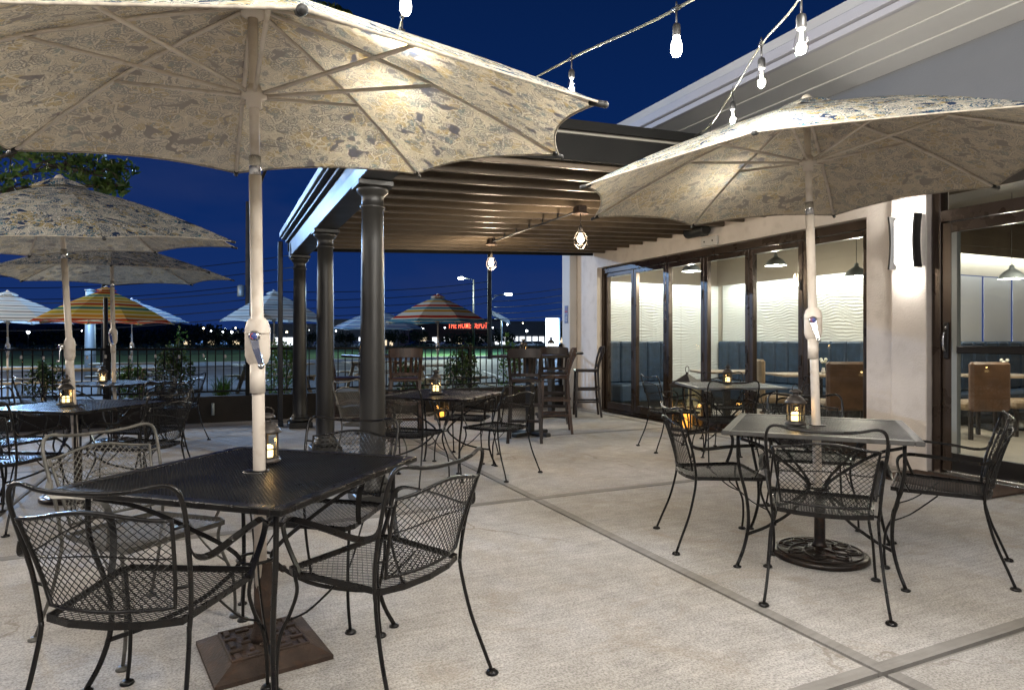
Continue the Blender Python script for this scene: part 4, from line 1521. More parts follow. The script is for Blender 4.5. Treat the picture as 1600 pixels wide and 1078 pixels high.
for k_ in range(8):
    a0 = k_ * pi / 4
    for sgn in (-1, 1):
        q.tube([((.07 + .145 * t) * cos(a0 + sgn * t * 1.15), (.07 + .145 * t) * sin(a0 + sgn * t * 1.15), dz(.07 + .145 * t) + .003 * sgn) for t in [i / 9 for i in range(10)]], .0060, 5)
    cx_, cy2 = .165 * cos(a0 + .39), .165 * sin(a0 + .39)
    q.tube([(cx_ + .030 * cos(a), cy2 + .030 * sin(a), dz(.165) + .002) for a in [i * pi / 6 for i in range(12)]], .0055, 5, True)
q.tube([(.228 * cos(a), .228 * sin(a), .038) for a in [i * pi / 20 for i in range(40)]], .007, 5, True)
obj('relief', q, M['bronzecast'], ub)
q = MB(); q.lathe([(.05, .058), (.036, .075), (.030, .09), (.030, .37), (.033, .375), (.033, .40), (.026, .405)], 20)
st = obj('stem', q, M['bronzecast'], ub)
q = MB(); q.tube([(.028, 0, .34), (.062, 0, .34)], .007, 8)
for k_ in range(3):
    a = k_ * 2 * pi / 3
    q.ball((.066, .014 * cos(a), .34 + .014 * sin(a)), .011, 8)
obj('knob', q, M['bronzecast'], st)
for (xx, yy, lb) in ((x3, y3, 'dark round umbrella foot under the left edge table'), (x4, y4, 'dark round umbrella foot under the far left table')):
    dup(ub, (xx, yy, 0), .5, lb)

# ---- lanterns on the tables
def lantern_meshes():
    D = {}
    q = MB(); q.lathe([(.044, .001), (.056, .004), (.058, .012), (.052, .020), (.050, .024), (.0, .024)], 20)
    D['base'] = mesh_of('base', q, M['darkmetal'])
    q = MB()
    for k_ in range(6):
        a = k_ * pi / 3
        q.bar([(.047 * cos(a), .047 * sin(a), .022), (.047 * cos(a), .047 * sin(a), .128)], .006, .006)
    for z in (.026, .062, .126):
        q.tube([(.047 * cos(i * pi / 9), .047 * sin(i * pi / 9), z) for i in range(18)], .0026, 4, True)
    D['post'] = mesh_of('cage', q, M['darkmetal'])
    q = MB(); q.lathe([(.043, .024), (.043, .126)], 6)
    q.f = q.f[:6]; q.m = q.m[:6]; q.sm = [False] * 6
    D['glass'] = mesh_of('glass', q, M['lglass'])
    q = MB(); q.lathe([(.058, .127), (.060, .132), (.050, .146), (.040, .160), (.028, .169), (.020, .172)], 24)
    D['roof'] = mesh_of('roof', q, M['darkmetal'])
    q = MB(); q.lathe([(.020, .170), (.017, .176), (.017, .188), (.034, .190), (.034, .194), (.026, .203), (.012, .209), (0, .211)], 18)
    q.tube(smooth([(-.024, 0, .196), (-.03, 0, .218), (0, 0, .234), (.03, 0, .218), (.024, 0, .196)], 4), .0022, 5)
    D['cap'] = mesh_of('chimney', q, M['darkmetal'])
    q = MB(); q.lathe([(.024, .025), (.025, .03), (.025, .070), (.018, .074), (.0, .071)], 18)
    D['candle'] = mesh_of('candle', q, M['candle'])
    return D


LD = lantern_meshes()


def lantern(x, y, z, label, rz=0, s=1.0, pw=.35):
    t = thing('candle_lantern', label, 'lantern', (x, y, z), rz, 'small table lanterns')
    t.scale = (s, s, s)
    for kx, nm in (('base', 'base'), ('post', 'cage'), ('glass', 'glass'), ('roof', 'roof'), ('cap', 'chimney'), ('candle', 'candle')):
        obj(nm, LD[kx], None, t)
    lamp('candle_lamp', (0, 0, .088), pw, (1, .62, .25), .012, t)
    return t


lx, ly = W(417, 2.72)
lantern(lx, ly, .736, 'weathered candle lantern beside the pole on the nearest table', .4)
lx, ly = W(1243, 3.74)
lantern(lx, ly, .761, 'black candle lantern on the grey table at the right', .1)
lx, ly = W(681, 6.15)
lantern(lx, ly, .741, 'candle lantern on the table behind the nearest column', .2, 1.1)
lx, ly = W(103, 5.05)
lantern(lx, ly, .741, 'candle lantern on the left edge table next to the pole', .7)
lx, ly = W(160, 7.8)
lantern(lx, ly, .741, 'candle lantern on the far left table near the railing', .3)
lx, ly = W(1137, 7.35)
lantern(lx, ly, .756, 'candle lantern on the pale table by the folding doors', .5)

# ---- big floor lanterns with amber candles
def floor_lantern(x, y, s, rz, label):
    t = thing('floor_lantern', label, 'lantern', (x, y, 0), rz, 'amber floor lanterns'); t.scale = (s, s, s)
    a = .15
    q = MB(); q.bbox(-a - .02, a + .02, -a - .02, a + .02, .001, .05, .008); obj('base', q, M['darkmetal'], t)
    q = MB(); q.bbox(-a - .02, a + .02, -a - .02, a + .02, .60, .63, .006)
    for z in (.30,):
        for (x0_, x1_, y0_, y1_) in ((-a, a, -a, -a + .018), (-a, a, a - .018, a), (-a, -a + .018, -a + .018, a - .018), (a - .018, a, -a + .018, a - .018)):
            q.box(x0_, x1_, y0_, y1_, z, z + .02)
    obj('top_plate', q, M['darkmetal'], t)
    for sx in (-1, 1):
        for sy_ in (-1, 1):
            q = MB(); q.bbox(sx * a - .012, sx * a + .012, sy_ * a - .012, sy_ * a + .012, .05, .60, .003); obj('corner_post', q, M['darkmetal'], t)
    for k_ in range(4):
        q = MB(); q.box(-a + .013, a - .013, -a - .002, -a + .002, .052, .598); q.xf(Matrix.Rotation(k_ * pi / 2, 4, 'Z')); obj('glass', q, M['lglass'], t)
    q = MB(); b = a + .035
    q.add([(-b, -b, .631), (b, -b, .631), (b, b, .631), (-b, b, .631), (0, 0, .80)], [(0, 1, 4), (1, 2, 4), (2, 3, 4), (3, 0, 4), (3, 2, 1, 0)])
    rf = obj('roof', q, M['darkmetal'], t)
    q = MB(); q.lathe([(.02, .785), (.02, .81), (.0, .815)], 10); q.tube([(.045 * cos(i * pi / 8), 0, .85 + .045 * sin(i * pi / 8)) for i in range(16)], .005, 5, True); obj('ring', q, M['darkmetal'], rf)
    q = MB(); q.lathe([(.062, .05), (.064, .06), (.064, .22), (.05, .235), (0, .225)], 18); obj('candle', q, M['ambercandle'], t)
    lamp('candle_lamp', (0, -.0, .33), 1.2, (1, .5, .14), .03, t)


floor_lantern(5.95, 7.12, 1.0, .3, 'tall floor lantern with pointed roof and amber candle by the glass doors')
floor_lantern(3.25, 9.7, .55, .1, 'small floor lantern with amber candle near the railing')

# ================================================================ BAR STOOLS AND HIGH TABLES
def stool_meshes(mat):
    D = {}
    q = MB()
    q.bbox(-.20, .20, -.19, .20, .735, .775, .012); D['seat'] = mesh_of('seat', q, mat)
    D['leg'] = []
    for sx in (-1, 1):
        q = MB(); q.bar([(sx * .205, .19, .001), (sx * .175, .165, .735)], .036, .036, up=(0, 1, 0)); D['leg'].append(mesh_of('leg', q, mat))
        q = MB(); q.bar([(sx * .205, -.225, .001), (sx * .18, -.185, .40), (sx * .175, -.17, .76), (sx * .185, -.20, .95), (sx * .195, -.255, 1.13)], .038, .034, up=(0, 1, 0)); D['leg'].append(mesh_of('leg', q, mat))
    q = MB()
    for z, y, w_ in ((.22, .182, .195), (.42, .178, .188)):
        q.bar([(-w_, y, z), (w_, y, z)], .02, .032); q.bar([(-w_, -.2, z + .05), (w_, -.2, z + .05)], .02, .032)
        for sx in (-1, 1):
            q.bar([(sx * w_, y, z + .03), (sx * w_, -.2, z + .03)], .02, .03)
    D['stretcher'] = mesh_of('stretcher', q, mat)
    q = MB()
    pts = [(-.195, -.262, 1.09), (-.1, -.282, 1.10), (0, -.288, 1.10), (.1, -.282, 1.10), (.195, -.262, 1.09)]
    q.sect(smooth(pts, 3), [(-.012, -.055), (.012, -.055), (.012, .055), (-.012, .055)], smooth=False); D['top_rail'] = mesh_of('top_rail', q, mat)
    q = MB(); q.sect(smooth([(-.18, -.185, .83), (0, -.205, .83), (.18, -.185, .83)], 3), [(-.01, -.02), (.01, -.02), (.01, .02), (-.01, .02)], smooth=False); D['low_rail'] = mesh_of('lower_rail', q, mat)
    D['slat'] = []
    for i in range(5):
        x = -.118 + i * .059
        q = MB(); q.bar([(x, -.20, .845), (x * 1.05, -.235, .95), (x * 1.08, -.28, 1.05)], .030, .011, up=(0, 1, 0)); D['slat'].append(mesh_of('slat', q, mat))
    return D


ST = {'dark': stool_meshes(M['woodbar']), 'brown': stool_meshes(M['woodbar2'])}


def stool(x, y, deg, label, kind='dark'):
    t = thing('bar_stool', label, 'bar stool', (x, y, 0), radians(deg - 90), 'wooden bar stools')
    D = ST[kind]
    for nm in ('seat', 'stretcher', 'top_rail'):
        obj(nm, D[nm], None, t)
    obj('lower_rail', D['low_rail'], None, t)
    for m_ in D['leg']:
        obj('leg', m_, None, t)
    for m_ in D['slat']:
        obj('slat', m_, None, t)


stool(3.52, 7.25, 62, 'dark slat back bar stool with its back to the camera, nearest bar stool')
stool(4.22, 7.78, 155, 'brown bar stool turned sideways at the nearer bar table', 'brown')
stool(4.72, 8.72, 62, 'bar stool with a shiny dark back at the far bar table')
stool(5.60, 9.22, 155, 'dark bar stool beside the pale end wall')
stool(2.20, 8.05, 78, 'bar stool just right of the nearest column, back to the camera', 'brown')
stool(1.58, 8.55, -15, 'bar stool seen sideways between the two nearer columns', 'brown')


def bar_table(x, y, rz, label):
    t = thing('bar_table', label, 'bar table', (x, y, 0), rz, 'high bar tables')
    q = MB(); q.bbox(-.38, .38, -.38, .38, 1.02, 1.06, .01); obj('table_top', q, M['woodbar'], t)
    q = MB(); q.bbox(-.045, .045, -.045, .045, .05, 1.02, .006); obj('pedestal', q, M['black'], t)
    q = MB(); q.bbox(-.32, .32, -.05, .05, .002, .05, .012); q.bbox(-.05, .05, .051, .32, .002, .05, .012); q.bbox(-.05, .05, -.32, -.051, .002, .05, .012); obj('foot', q, M['black'], t)


bar_table(3.80, 7.68, .4, 'high bar table with cross foot between the dark and brown stools')
bar_table(5.02, 9.36, .4, 'high bar table near the railing and the end wall')
bar_table(2.02, 8.72, .2, 'high bar table mostly hidden behind the nearest column')
lx, ly = W(818, 8.5); lantern(lx, ly, 1.061, 'candle lantern on the nearer bar table', .2)
lx, ly = W(861, 10.4); lantern(lx, ly, 1.061, 'candle lantern on the far bar table before the white sign', .2, 1.15)
lx, ly = W(567, 8.9); lantern(lx, ly, 1.061, 'candle lantern on the bar table behind the nearest column', .2)

# ================================================================ STRING LIGHTS
def string_light(label, pts, bulbs, anchor_end=None, hot=()):
    """pts: (xc, d, z) seen from the camera; bulbs: indices into pts that carry a bulb"""
    P = [C2W(*p) for p in pts]
    t = thing('string_light', label, 'string lights', (0, 0, 0), 0, 'bulb strings over the patio')
    path = smooth(P, 6)
    q = MB(); q.tube(path, .0042, 6); q.tube([p + Vector((.004, .0, .008)) for p in path], .0022, 5)
    obj('cord', q, M['cord'], t)
    for i in bulbs:
        p = P[i]
        q = MB()
        dirv = (P[min(i + 1, len(P) - 1)] - P[max(i - 1, 0)]).normalized()
        q.tube([p - dirv * .018 + Vector((0, 0, .002)), p + dirv * .018 + Vector((0, 0, .002))], .010, 8)
        q.tube([p + Vector((0, 0, .012)), p + Vector((0, 0, .03))], .003, 5)
        q.tube([p, p - Vector((0, 0, .062))], .0035, 6)
        q.lathe([(.006, -.055), (.013, -.060), (.0155, -.070), (.0155, -.098), (.013, -.104)], 14, p)
        s_ = obj('socket', q, M['socket'], t)
        q = MB(); q.lathe([(.0125, -.102), (.013, -.112), (.019, -.130), (.0225, -.150), (.021, -.167), (.014, -.180), (.006, -.185), (0, -.186)], 18, p)
        b_ = obj('bulb', q, M['hotbulb'] if i in hot else M['bulb'], t)
        if i not in hot:
            q = MB()
            for kk in range(4):
                a = kk * pi / 2
                q.tube([p + Vector((.004 * cos(a), .004 * sin(a), -.112)), p + Vector((.0065 * cos(a), .0065 * sin(a), -.158))], .0016, 4)
            obj('filament', q, M['filament'], b_)
        lamp('bulb_lamp', p - Vector((0, 0, .150 if i not in hot else .225)), P_BULB, COOLW, .022, t)
    return t


string_light('string of bulbs rising straight up above the nearest umbrella', [(-.84, 4.42, 2.78), (-.72, 3.75, 2.80), (-.51, 3.0, 2.75), (-.395, 2.4, 2.64), (-.32, 1.55, 2.58), (-.24, .65, 2.56), (-.16, -.25, 2.62), (-.08, -1.1, 2.74), (0, -2.0, 2.9)], (1, 2, 3, 4, 5, 6, 7), hot=(3,))
string_light('string of bulbs crossing the blue sky to the pergola edge', [(-.20, 4.77, 2.88), (-.02, 4.05, 2.79), (.304, 3.3, 2.688), (.636, 2.5, 2.53), (.98, 1.7, 2.47), (1.3, .85, 2.46), (1.62, 0, 2.52), (1.94, -.85, 2.66), (2.2, -1.6, 2.85)], (1, 2, 3, 4, 5, 6, 7), hot=(3,))
string_light('string of clear bulbs sagging down to the pergola beside the eave', [(1.48, 5.22, 2.90), (1.395, 4.55, 2.762), (1.230, 3.6, 2.635), (1.042, 2.7, 2.485), (.895, 2.0, 2.315), (.70, 1.15, 2.23), (.52, .3, 2.28), (.33, -.55, 2.45), (.15, -1.4, 2.75)], (1, 2, 3, 4, 5, 6, 7))

string_light('added unseen string of bulbs overhead, brightening the patio', [(-4.6, .70, 2.78), (-3.7, .62, 2.70), (-2.8, .54, 2.65), (-1.9, .48, 2.62), (-1.0, .44, 2.60), (.0, .44, 2.60), (1.0, .44, 2.62), (2.0, .5, 2.66), (3.0, .55, 2.74), (3.8, .6, 2.84)], (1, 2, 3, 4, 5, 6, 7, 8))  # added out of view to light the foreground floor and canopy undersides
string_light('added unseen string of bulbs brightening the left side of the patio', [(-1.9, -1.6, 2.85), (-2.0, -.6, 2.70), (-2.3, .4, 2.60), (-2.7, 1.3, 2.56), (-3.1, 2.2, 2.55), (-3.6, 3.1, 2.56), (-4.2, 4.0, 2.60), (-4.8, 4.9, 2.68), (-5.4, 5.8, 2.8)], (1, 2, 3, 4, 5, 6, 7))  # added out of view to brighten the floor at the left
string_light('added unseen string of bulbs brightening the right side of the patio', [(1.2, -1.6, 2.85), (1.9, -.8, 2.70), (2.6, .0, 2.62), (3.2, .8, 2.60), (3.8, 1.6, 2.66), (4.5, 2.3, 2.85)], (1, 2, 3, 4))  # added out of view to brighten the floor at the right
# small unlit globes strung under the railing
t = thing('string_light', 'unlit globe bulbs strung along the railing below its top rail', 'string lights', (0, 10.84, 0), 0)
gl_px = [33, 68, 103, 136, 165, 203, 243, 280, 318, 352, 415, 440, 462]
pts = []
for i, px in enumerate(gl_px):
    u = (px - 800) / 1010
    d = 10.84 / (-u * SY + CY)
    pts.append(((u * CY + SY) * d, 0, 1.045 - .012 * (i % 2)))
path = []
for i in range(len(pts) - 1):
    a, b = Vector(pts[i]), Vector(pts[i + 1])
    path += [a + Vector((0, 0, 0)), (a * 2 + b) / 3 + Vector((0, 0, .012)), (a + b * 2) / 3 + Vector((0, 0, .012))]
path.append(Vector(pts[-1]))
q = MB(); q.tube(path, .0035, 5); obj('cord', q, M['socket'], t)
q = MB(); q.lathe([(.010, 0), (.014, -.01), (.014, -.045), (.010, -.05)], 10); sm_ = mesh_of('socket', q, M['whitep'])
q = MB(); q.ball((0, 0, -.082), .036, 14); gm_ = mesh_of('bulb', q, M['bulb'])
for p in pts:
    s_ = obj('socket', sm_, None, t, loc=p); obj('bulb', gm_, None, t, loc=p)

# ================================================================ INTERIOR FURNITURE
def booth(x, y, rz, wdt, label):
    t = thing('booth_bench', label, 'booth', (x, y, 0), rz, 'navy booths in the dining room')
    q = MB(); q.bbox(-wdt / 2, wdt / 2, -.60, -.05, .12, .45, .03); obj('seat', q, M['navy'], t)
    n = max(2, int(wdt / .3))
    for i in range(n):
        a = -wdt / 2 + i * wdt / n
        q = MB(); q.bbox(a + .003, a + wdt / n - .003, -.14, -.002, .45, 1.235, .03); obj('tufted_panel', q, M['navy'], t)
    q = MB(); q.box(-wdt / 2 + .02, wdt / 2 - .02, -.55, -.06, 0, .12); obj('plinth', q, M['black'], t)


booth(7.48, 10.42, 0, 1.55, 'navy booth bench against the end wall seen through the first doors')
booth(9.62, 8.75, -pi / 2, 3.3, 'long navy booth bench below the white wave wall')
booth(11.2, 6.44, 0, 2.9, 'navy booth bench below the roller blinds seen through the entrance')


def parsons(x, y, deg, label, mat='leather'):
    t = thing('dining_chair', label, 'dining chair', (x, y, 0), radians(deg - 90), 'brown dining chairs indoors')
    q = MB(); q.bbox(-.25, .25, -.24, .26, .36, .47, .03); obj('seat', q, M['tan'], t)
    q = MB(); q.bbox(-.25, .25, -.33, -.235, .36, .98, .03); obj('backrest', q, M[mat], t)
    for sx in (-1, 1):
        for sy_ in (-1, 1):
            q = MB(); q.bbox(sx * .21 - .022, sx * .21 + .022, sy_ * .21 - .022 - (.04 if sy_ < 0 else 0), sy_ * .21 + .022 - (.04 if sy_ < 0 else 0), 0, .36, .004); obj('leg', q, M['woodbar'], t)


def dtable(x, y, rz, label, flowers=True, l=1.0):
    t = thing('dining_table', label, 'dining table', (x, y, 0), rz, 'dining room tables')
    q = MB(); q.bbox(-l / 2, l / 2, -.35, .35, .73, .765, .006); obj('table_top', q, M['tabletop'], t)
    q = MB(); q.bbox(-.05, .05, -.05, .05, .03, .73, .005); q.bbox(-.28, .28, -.25, .25, .0, .03, .008); obj('pedestal', q, M['black'], t)
    if flowers:
        v = thing('flower_vase', 'small vase of white flowers on ' + label.split(',')[0], 'vase', (x + .05, y - .05, .766))
        q = MB(); q.lathe([(.025, 0), (.03, .03), (.018, .075), (.022, .085)], 12); obj('vase', q, M['whitep'], v)
        for k_ in range(4):
            a = k_ * 1.7
            q = MB(); q.tube([(0, 0, .07), (.03 * cos(a), .03 * sin(a), .16 + .03 * (k_ % 2))], .002, 4); q.ball((.035 * cos(a), .035 * sin(a), .175 + .03 * (k_ % 2)), .024, 8, 1); obj('flower', q, [M['leafgreen'], M['flower']], v)


ax, ay = W(1307, 8.5)
parsons(ax, ay, 62, 'brown dining chair with its back to the last folding door')
ax2, ay2 = W(1212, 9.4)
parsons(ax2, ay2, -25, 'tan dining chair seen sideways through the fifth folding door', 'tan')
dx_, dy_ = W(1275, 9.45)
dtable(dx_ + .1, dy_ + .05, radians(-25), 'the pale dining table behind the folding doors', True, 1.3)
ax, ay = W(1135, 10.4); dtable(ax, ay, radians(-25), 'the pale dining table between two booths', False, 1.0)
ax, ay = W(1521, 8.4)
parsons(ax, ay, 65, 'brown dining chair with its back to the glass entrance')
ax, ay = W(1597, 8.6)
parsons(ax, ay, 150, 'tan dining chair facing left behind the entrance', 'tan')
ax, ay = W(1560, 9.2); dtable(ax, ay, radians(-25), 'the wooden dining table behind the entrance', True, 1.0)
bx_, by_ = W(1093, 10.2)
q = MB(); q.bbox(bx_ - .05, bx_ + .05, by_ - .05, by_ + .05, .766, .95, .006)


def pend(px, d, z, label):
    x, y = W(px, d)
    t = thing('pendant_lamp', label, 'lamp', (x, y, z), 0, 'dome pendants in the dining room')
    q = MB(); q.lathe([(.150, 0), (.148, .01), (.125, .055), (.085, .095), (.045, .12), (.030, .135), (.026, .17), (.012, .18)], 28)
    q.f = [f for f in q.f if len(f) == 4]; q.m = q.m[:len(q.f)]; q.sm = q.sm[:len(q.f)]
    sh_ = obj('shade', q, M['galv'], t)
    q = MB(); q.ball((0, 0, .05), .045, 14); obj('bulb', q, M['warmbulb'], t)
    q = MB(); q.tube([(0, 0, .17), (0, 0, 3.198 - z)], .004, 5); obj('cord', q, M['black'], t)
    lamp('pendant_bulb_lamp', (0, 0, -.03), 52, (1, .88, .70), .05, t)


pend(1338, 8.6, 2.10, 'grey dome pendant lamp seen through the last folding door')
pend(1212, 9.6, 2.36, 'dome pendant lamp seen through the fifth folding door')
pend(1581, 8.3, 2.04, 'grey dome pendant lamp seen through the entrance door')
pend(1640, 7.6, 2.1, 'added unseen dome pendant lamp right of the entrance door')  # extra pendant added out of view to brighten the room behind the entrance
pend(1080, 10.4, 2.36, 'dome pendant lamp deep behind the third folding door')

# ================================================================ PLANTS
def leaves(mb, c, rad, n, size, fill=.35, mi=0):
    c = Vector(c)
    for _ in range(n):
        while True:
            p = Vector((random.uniform(-1, 1), random.uniform(-1, 1), random.uniform(-1, 1)))
            if fill < p.length <= 1 or (p.length <= 1 and random.random() < .3):
                break
        p = Vector((p.x * rad[0], p.y * rad[1], p.z * rad[2])) + c
        s_ = size * random.uniform(.6, 1.25)
        R = Quaternion((random.gauss(0, 1), random.gauss(0, 1), random.gauss(0, 1), random.gauss(0, 1))).normalized().to_matrix()
        vs = [p + R @ Vector(v) * s_ for v in ((0, -.5, 0), (.24, 0, .06), (0, .5, 0), (-.24, 0, .06))]
        mb.add(vs, [(0, 1, 2), (0, 2, 3)], mi)


def tree(x, y, label, hgt, trunk_r, clumps, leaf, nleaf, lsize, lean=(0, 0), group=None, lfill=.2):
    t = thing('tree', label, 'tree', (x, y, 0), 0, group)
    top = Vector((lean[0], lean[1], hgt))
    tp = smooth([(0, 0, -.05), top * .35 + Vector((.05, -.03, 0)), top * .7, top], 4)
    q = MB(); q.tube(tp, trunk_r, 9, scale=[1.25 - .8 * i / (len(tp) - 1) for i in range(len(tp))])
    obj('trunk', q, M['bark'], t)
    for (c, rad) in clumps:
        q = MB(); st_ = top * random.uniform(.6, .95); c_ = Vector(c)
        q.tube(smooth([st_, (st_ + c_) * .5 + Vector((0, 0, .2)), c_, c_ + (c_ - st_) * .04], 3), trunk_r * .32, 6, scale=[1 - .075 * i for i in range(10)])
        for _ in range(5):
            e_ = c_ + Vector((random.uniform(-1, 1) * rad[0], random.uniform(-1, 1) * rad[1], random.uniform(-1, .6) * rad[2])) * .9
            q.tube([c_, (c_ + e_) * .5 + Vector((0, 0, .08)), e_], trunk_r * .09, 4, scale=[1, .8, .5])
        obj('limb', q, M['bark'], t)
    q = MB()
    for (c, rad) in clumps:
        leaves(q, c, rad, nleaf, lsize, lfill)
    obj('crown', q, leaf, t, 'stuff')
    return t


tx, ty = W(-190, 8.6)


def rel(px, d, z, bx, by):
    x, y = W(px, d)
    return (x - bx, y - by, z)


cl = []
for (px, d, z, r_) in ((-60, 8.0, 3.55, .75), (20, 7.6, 3.45, .55), (95, 7.7, 3.30, .42), (150, 7.8, 3.25, .30), (172, 7.9, 3.14, .17), (40, 8.2, 4.2, .9), (120, 8.4, 4.3, .8), (-80, 8.4, 4.4, 1.0), (10, 8.0, 3.12, .30), (118, 7.9, 3.42, .35), (180, 8.0, 3.38, .2)):
    cl.append((rel(px, d, z, tx, ty), (r_ * 1.25, r_ * 1.1, r_ * .62)))
tree(tx, ty, 'leafy tree reaching in from the left above the umbrellas', 4.2, .12, cl, M['leaf'], 120, .115)
tx2, ty2 = W(396, 15.0)
cl = []
for (px, d, z, r_) in ((430, 15, 7.6, 1.3), (500, 15, 8.35, .75), (350, 15.2, 7.8, 1.4), (300, 15, 6.8, 1.1), (455, 15, 6.2, 1.0), (380, 15, 8.9, 1.1), (525, 15, 8.65, .42), (470, 15, 8.8, .7)):
    cl.append((rel(px, d, z, tx2, ty2), (r_, r_, r_ * .75)))
tree(tx2, ty2, 'tall dark tree whose top shows above the nearest umbrella', 7.5, .13, cl, M['leaf'], 420, .2)


def shrub(px, d, label, rad, hgt, n, ls, leaf, z0=.02, stems=7):
    x, y = W(px, d)
    t = thing('shrub', label, 'shrub', (x, y, z0), 0, 'shrubs in the planter bed')
    q = MB()
    tips = []
    for i in range(stems):
        a = random.uniform(0, 2 * pi); rr = rad * random.uniform(.2, .8)
        e_ = (rr * cos(a), rr * sin(a), hgt * random.uniform(.65, 1))
        tips.append(e_)
        q.tube(smooth([(0.02 * cos(a), .02 * sin(a), 0), (rr * .4 * cos(a), rr * .4 * sin(a), hgt * .45), e_], 3), .006, 5)
    obj('stem', q, M['bark'], t)
    q = MB()
    leaves(q, (0, 0, hgt * .55), (rad, rad, hgt * .46), n, ls, .2)
    for e_ in tips:
        leaves(q, e_, (rad * .22, rad * .22, hgt * .16), n // 12, ls, 0)
    obj('foliage', q, leaf, t, 'stuff')


shrub(272, 11.6, 'dense dark leafy bush behind the far left chairs', .36, 1.05, 900, .075, M['leafdark'])
shrub(283, 12.0, 'thin pale green sapling rising above the railing at the left', .16, 1.55, 150, .07, M['leafgreen'], stems=3)
shrub(440, 11.9, 'leafy shrub between the umbrella pole and the downspout', .34, 1.22, 700, .07, M['leafgreen'])
shrub(722, 11.75, 'tall shrub behind the railing right of the white umbrella pole', .34, 1.08, 900, .075, M['leafdark'])
shrub(797, 12.1, 'bright green plant rising above the railing left of the white sign', .28, 1.22, 420, .07, M['leafgreen'])
shrub(640, 11.9, 'low shrub behind the bar stool right of the nearest column', .26, .8, 350, .07, M['leafdark'])
shrub(70, 11.7, 'green bush behind the left edge table', .34, .85, 500, .075, M['leafdark'])
shrub(205, 11.9, 'green bush between the far left table and the picnic table', .30, .8, 420, .075, M['leafgreen'])


def grass_clump(px, d, label, rad, hgt, n):
    x, y = W(px, d)
    t = thing('grass_clump', label, 'ornamental grass', (x, y, .02), 0, 'ornamental grasses in the planter bed')
    q = MB()
    for _ in range(n):
        a = random.uniform(0, 2 * pi); l = random.uniform(.5, 1) * hgt; sp_ = random.uniform(.1, 1) * rad
        b = Vector((random.uniform(-.06, .06), random.uniform(-.06, .06), 0)); dr = Vector((cos(a), sin(a), 0)); sd = Vector((-sin(a), cos(a), 0)) * .005
        m_ = b + dr * sp_ * .4 + Vector((0, 0, l * .65)); e_ = b + dr * sp_ + Vector((0, 0, l * .88))
        q.add([b - sd, b + sd, m_ + sd, m_ - sd, e_], [(0, 1, 2, 3), (3, 2, 4)])
    obj('blades', q, M['leafgreen'], t, 'stuff')


grass_clump(348, 11.7, 'spiky grass clump behind the railing left of the umbrella pole', .42, .75, 260)
grass_clump(655, 11.7, 'spiky grass clump behind the railing beside the white pole', .32, .7, 200)

# potted plant and dark lantern-ish planter near the railing are left to the bed; a wall downlight on the knee wall
q = MB(); q.lathe([(.022, 0), (.024, .01), (.024, .17), (.02, .18)], 12, (-.02, 10.80, .12))
tag(obj('step_light', q, M['galv']), 'small grey cylinder light fixed to the dark knee wall', 'lamp')

# ================================================================ OUTER TERRACE: picnic tables and striped umbrellas
def picnic(px, d, deg, label):
    x, y = W(px, d)
    t = thing('picnic_table', label, 'picnic table', (x, y, -.06), radians(deg), 'picnic tables beyond the railing')
    for i in range(5):
        a = -.37 + i * .15
        q = MB(); q.bbox(-.9, .9, a, a + .14, .70, .74, .006); obj('plank', q, M['pine'], t)
    for s_ in (-1, 1):
        for i in range(2):
            a = s_ * .69 - .15 + i * .152
            q = MB(); q.bbox(-.9, .9, a, a + .14, .42, .46, .006); obj('bench_plank', q, M['pine'], t)
        for xx in (-.62, .62):
            q = MB(); q.bar([(xx, s_ * .70, .001), (xx, s_ * .18, .70)], .04, .09, up=(1, 0, 0))
            obj('leg', q, M['pine'], t)
    for xx in (-.62, .62):
        q = MB(); q.box(xx + .022, xx + .062, -.78, .78, .33, .418)
        obj('cross_beam', q, M['pine'], t)
        q = MB(); q.box(xx + .022, xx + .062, -.36, .36, .61, .698)
        obj('cross_beam', q, M['pine'], t)
    return x, y


OUT = [
    (12, 13.6, 'stripewhite', 'white striped umbrella at the far left beyond the railing', 1.62, .62, 10, 'picnic table under the white striped umbrella at the far left'),
    (166, 13.2, 'stripeorange', 'orange and green striped umbrella beyond the railing', 1.60, .70, 5, 'picnic table under the orange striped umbrella'),
    (206, 16.5, 'stripeblue', 'blue striped umbrella half hidden behind the orange one', 1.72, .55, 0, 'picnic table under the half hidden blue umbrella'),
    (428, 16.0, 'stripewhite', 'pale striped umbrella beyond the railing behind the cream pole', 1.72, .72, 20, 'picnic table behind the cream umbrella pole'),
    (590, 18.0, 'stripeblue', 'blue striped umbrella low behind the nearest column', 1.55, .55, 8, 'picnic table behind the nearest column'),
    (684, 15.6, 'stripered', 'red and teal striped umbrella beyond the railing near the red sign', 1.66, .66, 14, 'picnic table under the red and teal striped umbrella'),
]
for (px, d, cl_, lb, zr, rs, dg, plb) in OUT:
    x, y = picnic(px, d, dg, plb)
    umbrella('terrace_umbrella', lb, 'umbrella', x, y, zr, 1.32, radians(dg * 3 + 8), (0, 0), rs, (x, y), zr - .0, 1.1, M[cl_], radians(250), .45, 'striped terrace umbrellas', simple=True, pole_r=.02, polemat='pole', zfoot=.0, stripe=True)

# ================================================================ STREET FURNITURE
def pole_thing(px, d, h_, r_, mat, label, cat, name):
    x, y = W(px, d)
    t = thing(name, label, cat, (x, y, -.06))
    q = MB(); q.tube([(0, 0, 0), (0, 0, h_ * .5), (0, 0, h_)], r_, 12, scale=[1.1, 1, .85]); obj('pole', q, mat, t)
    return t


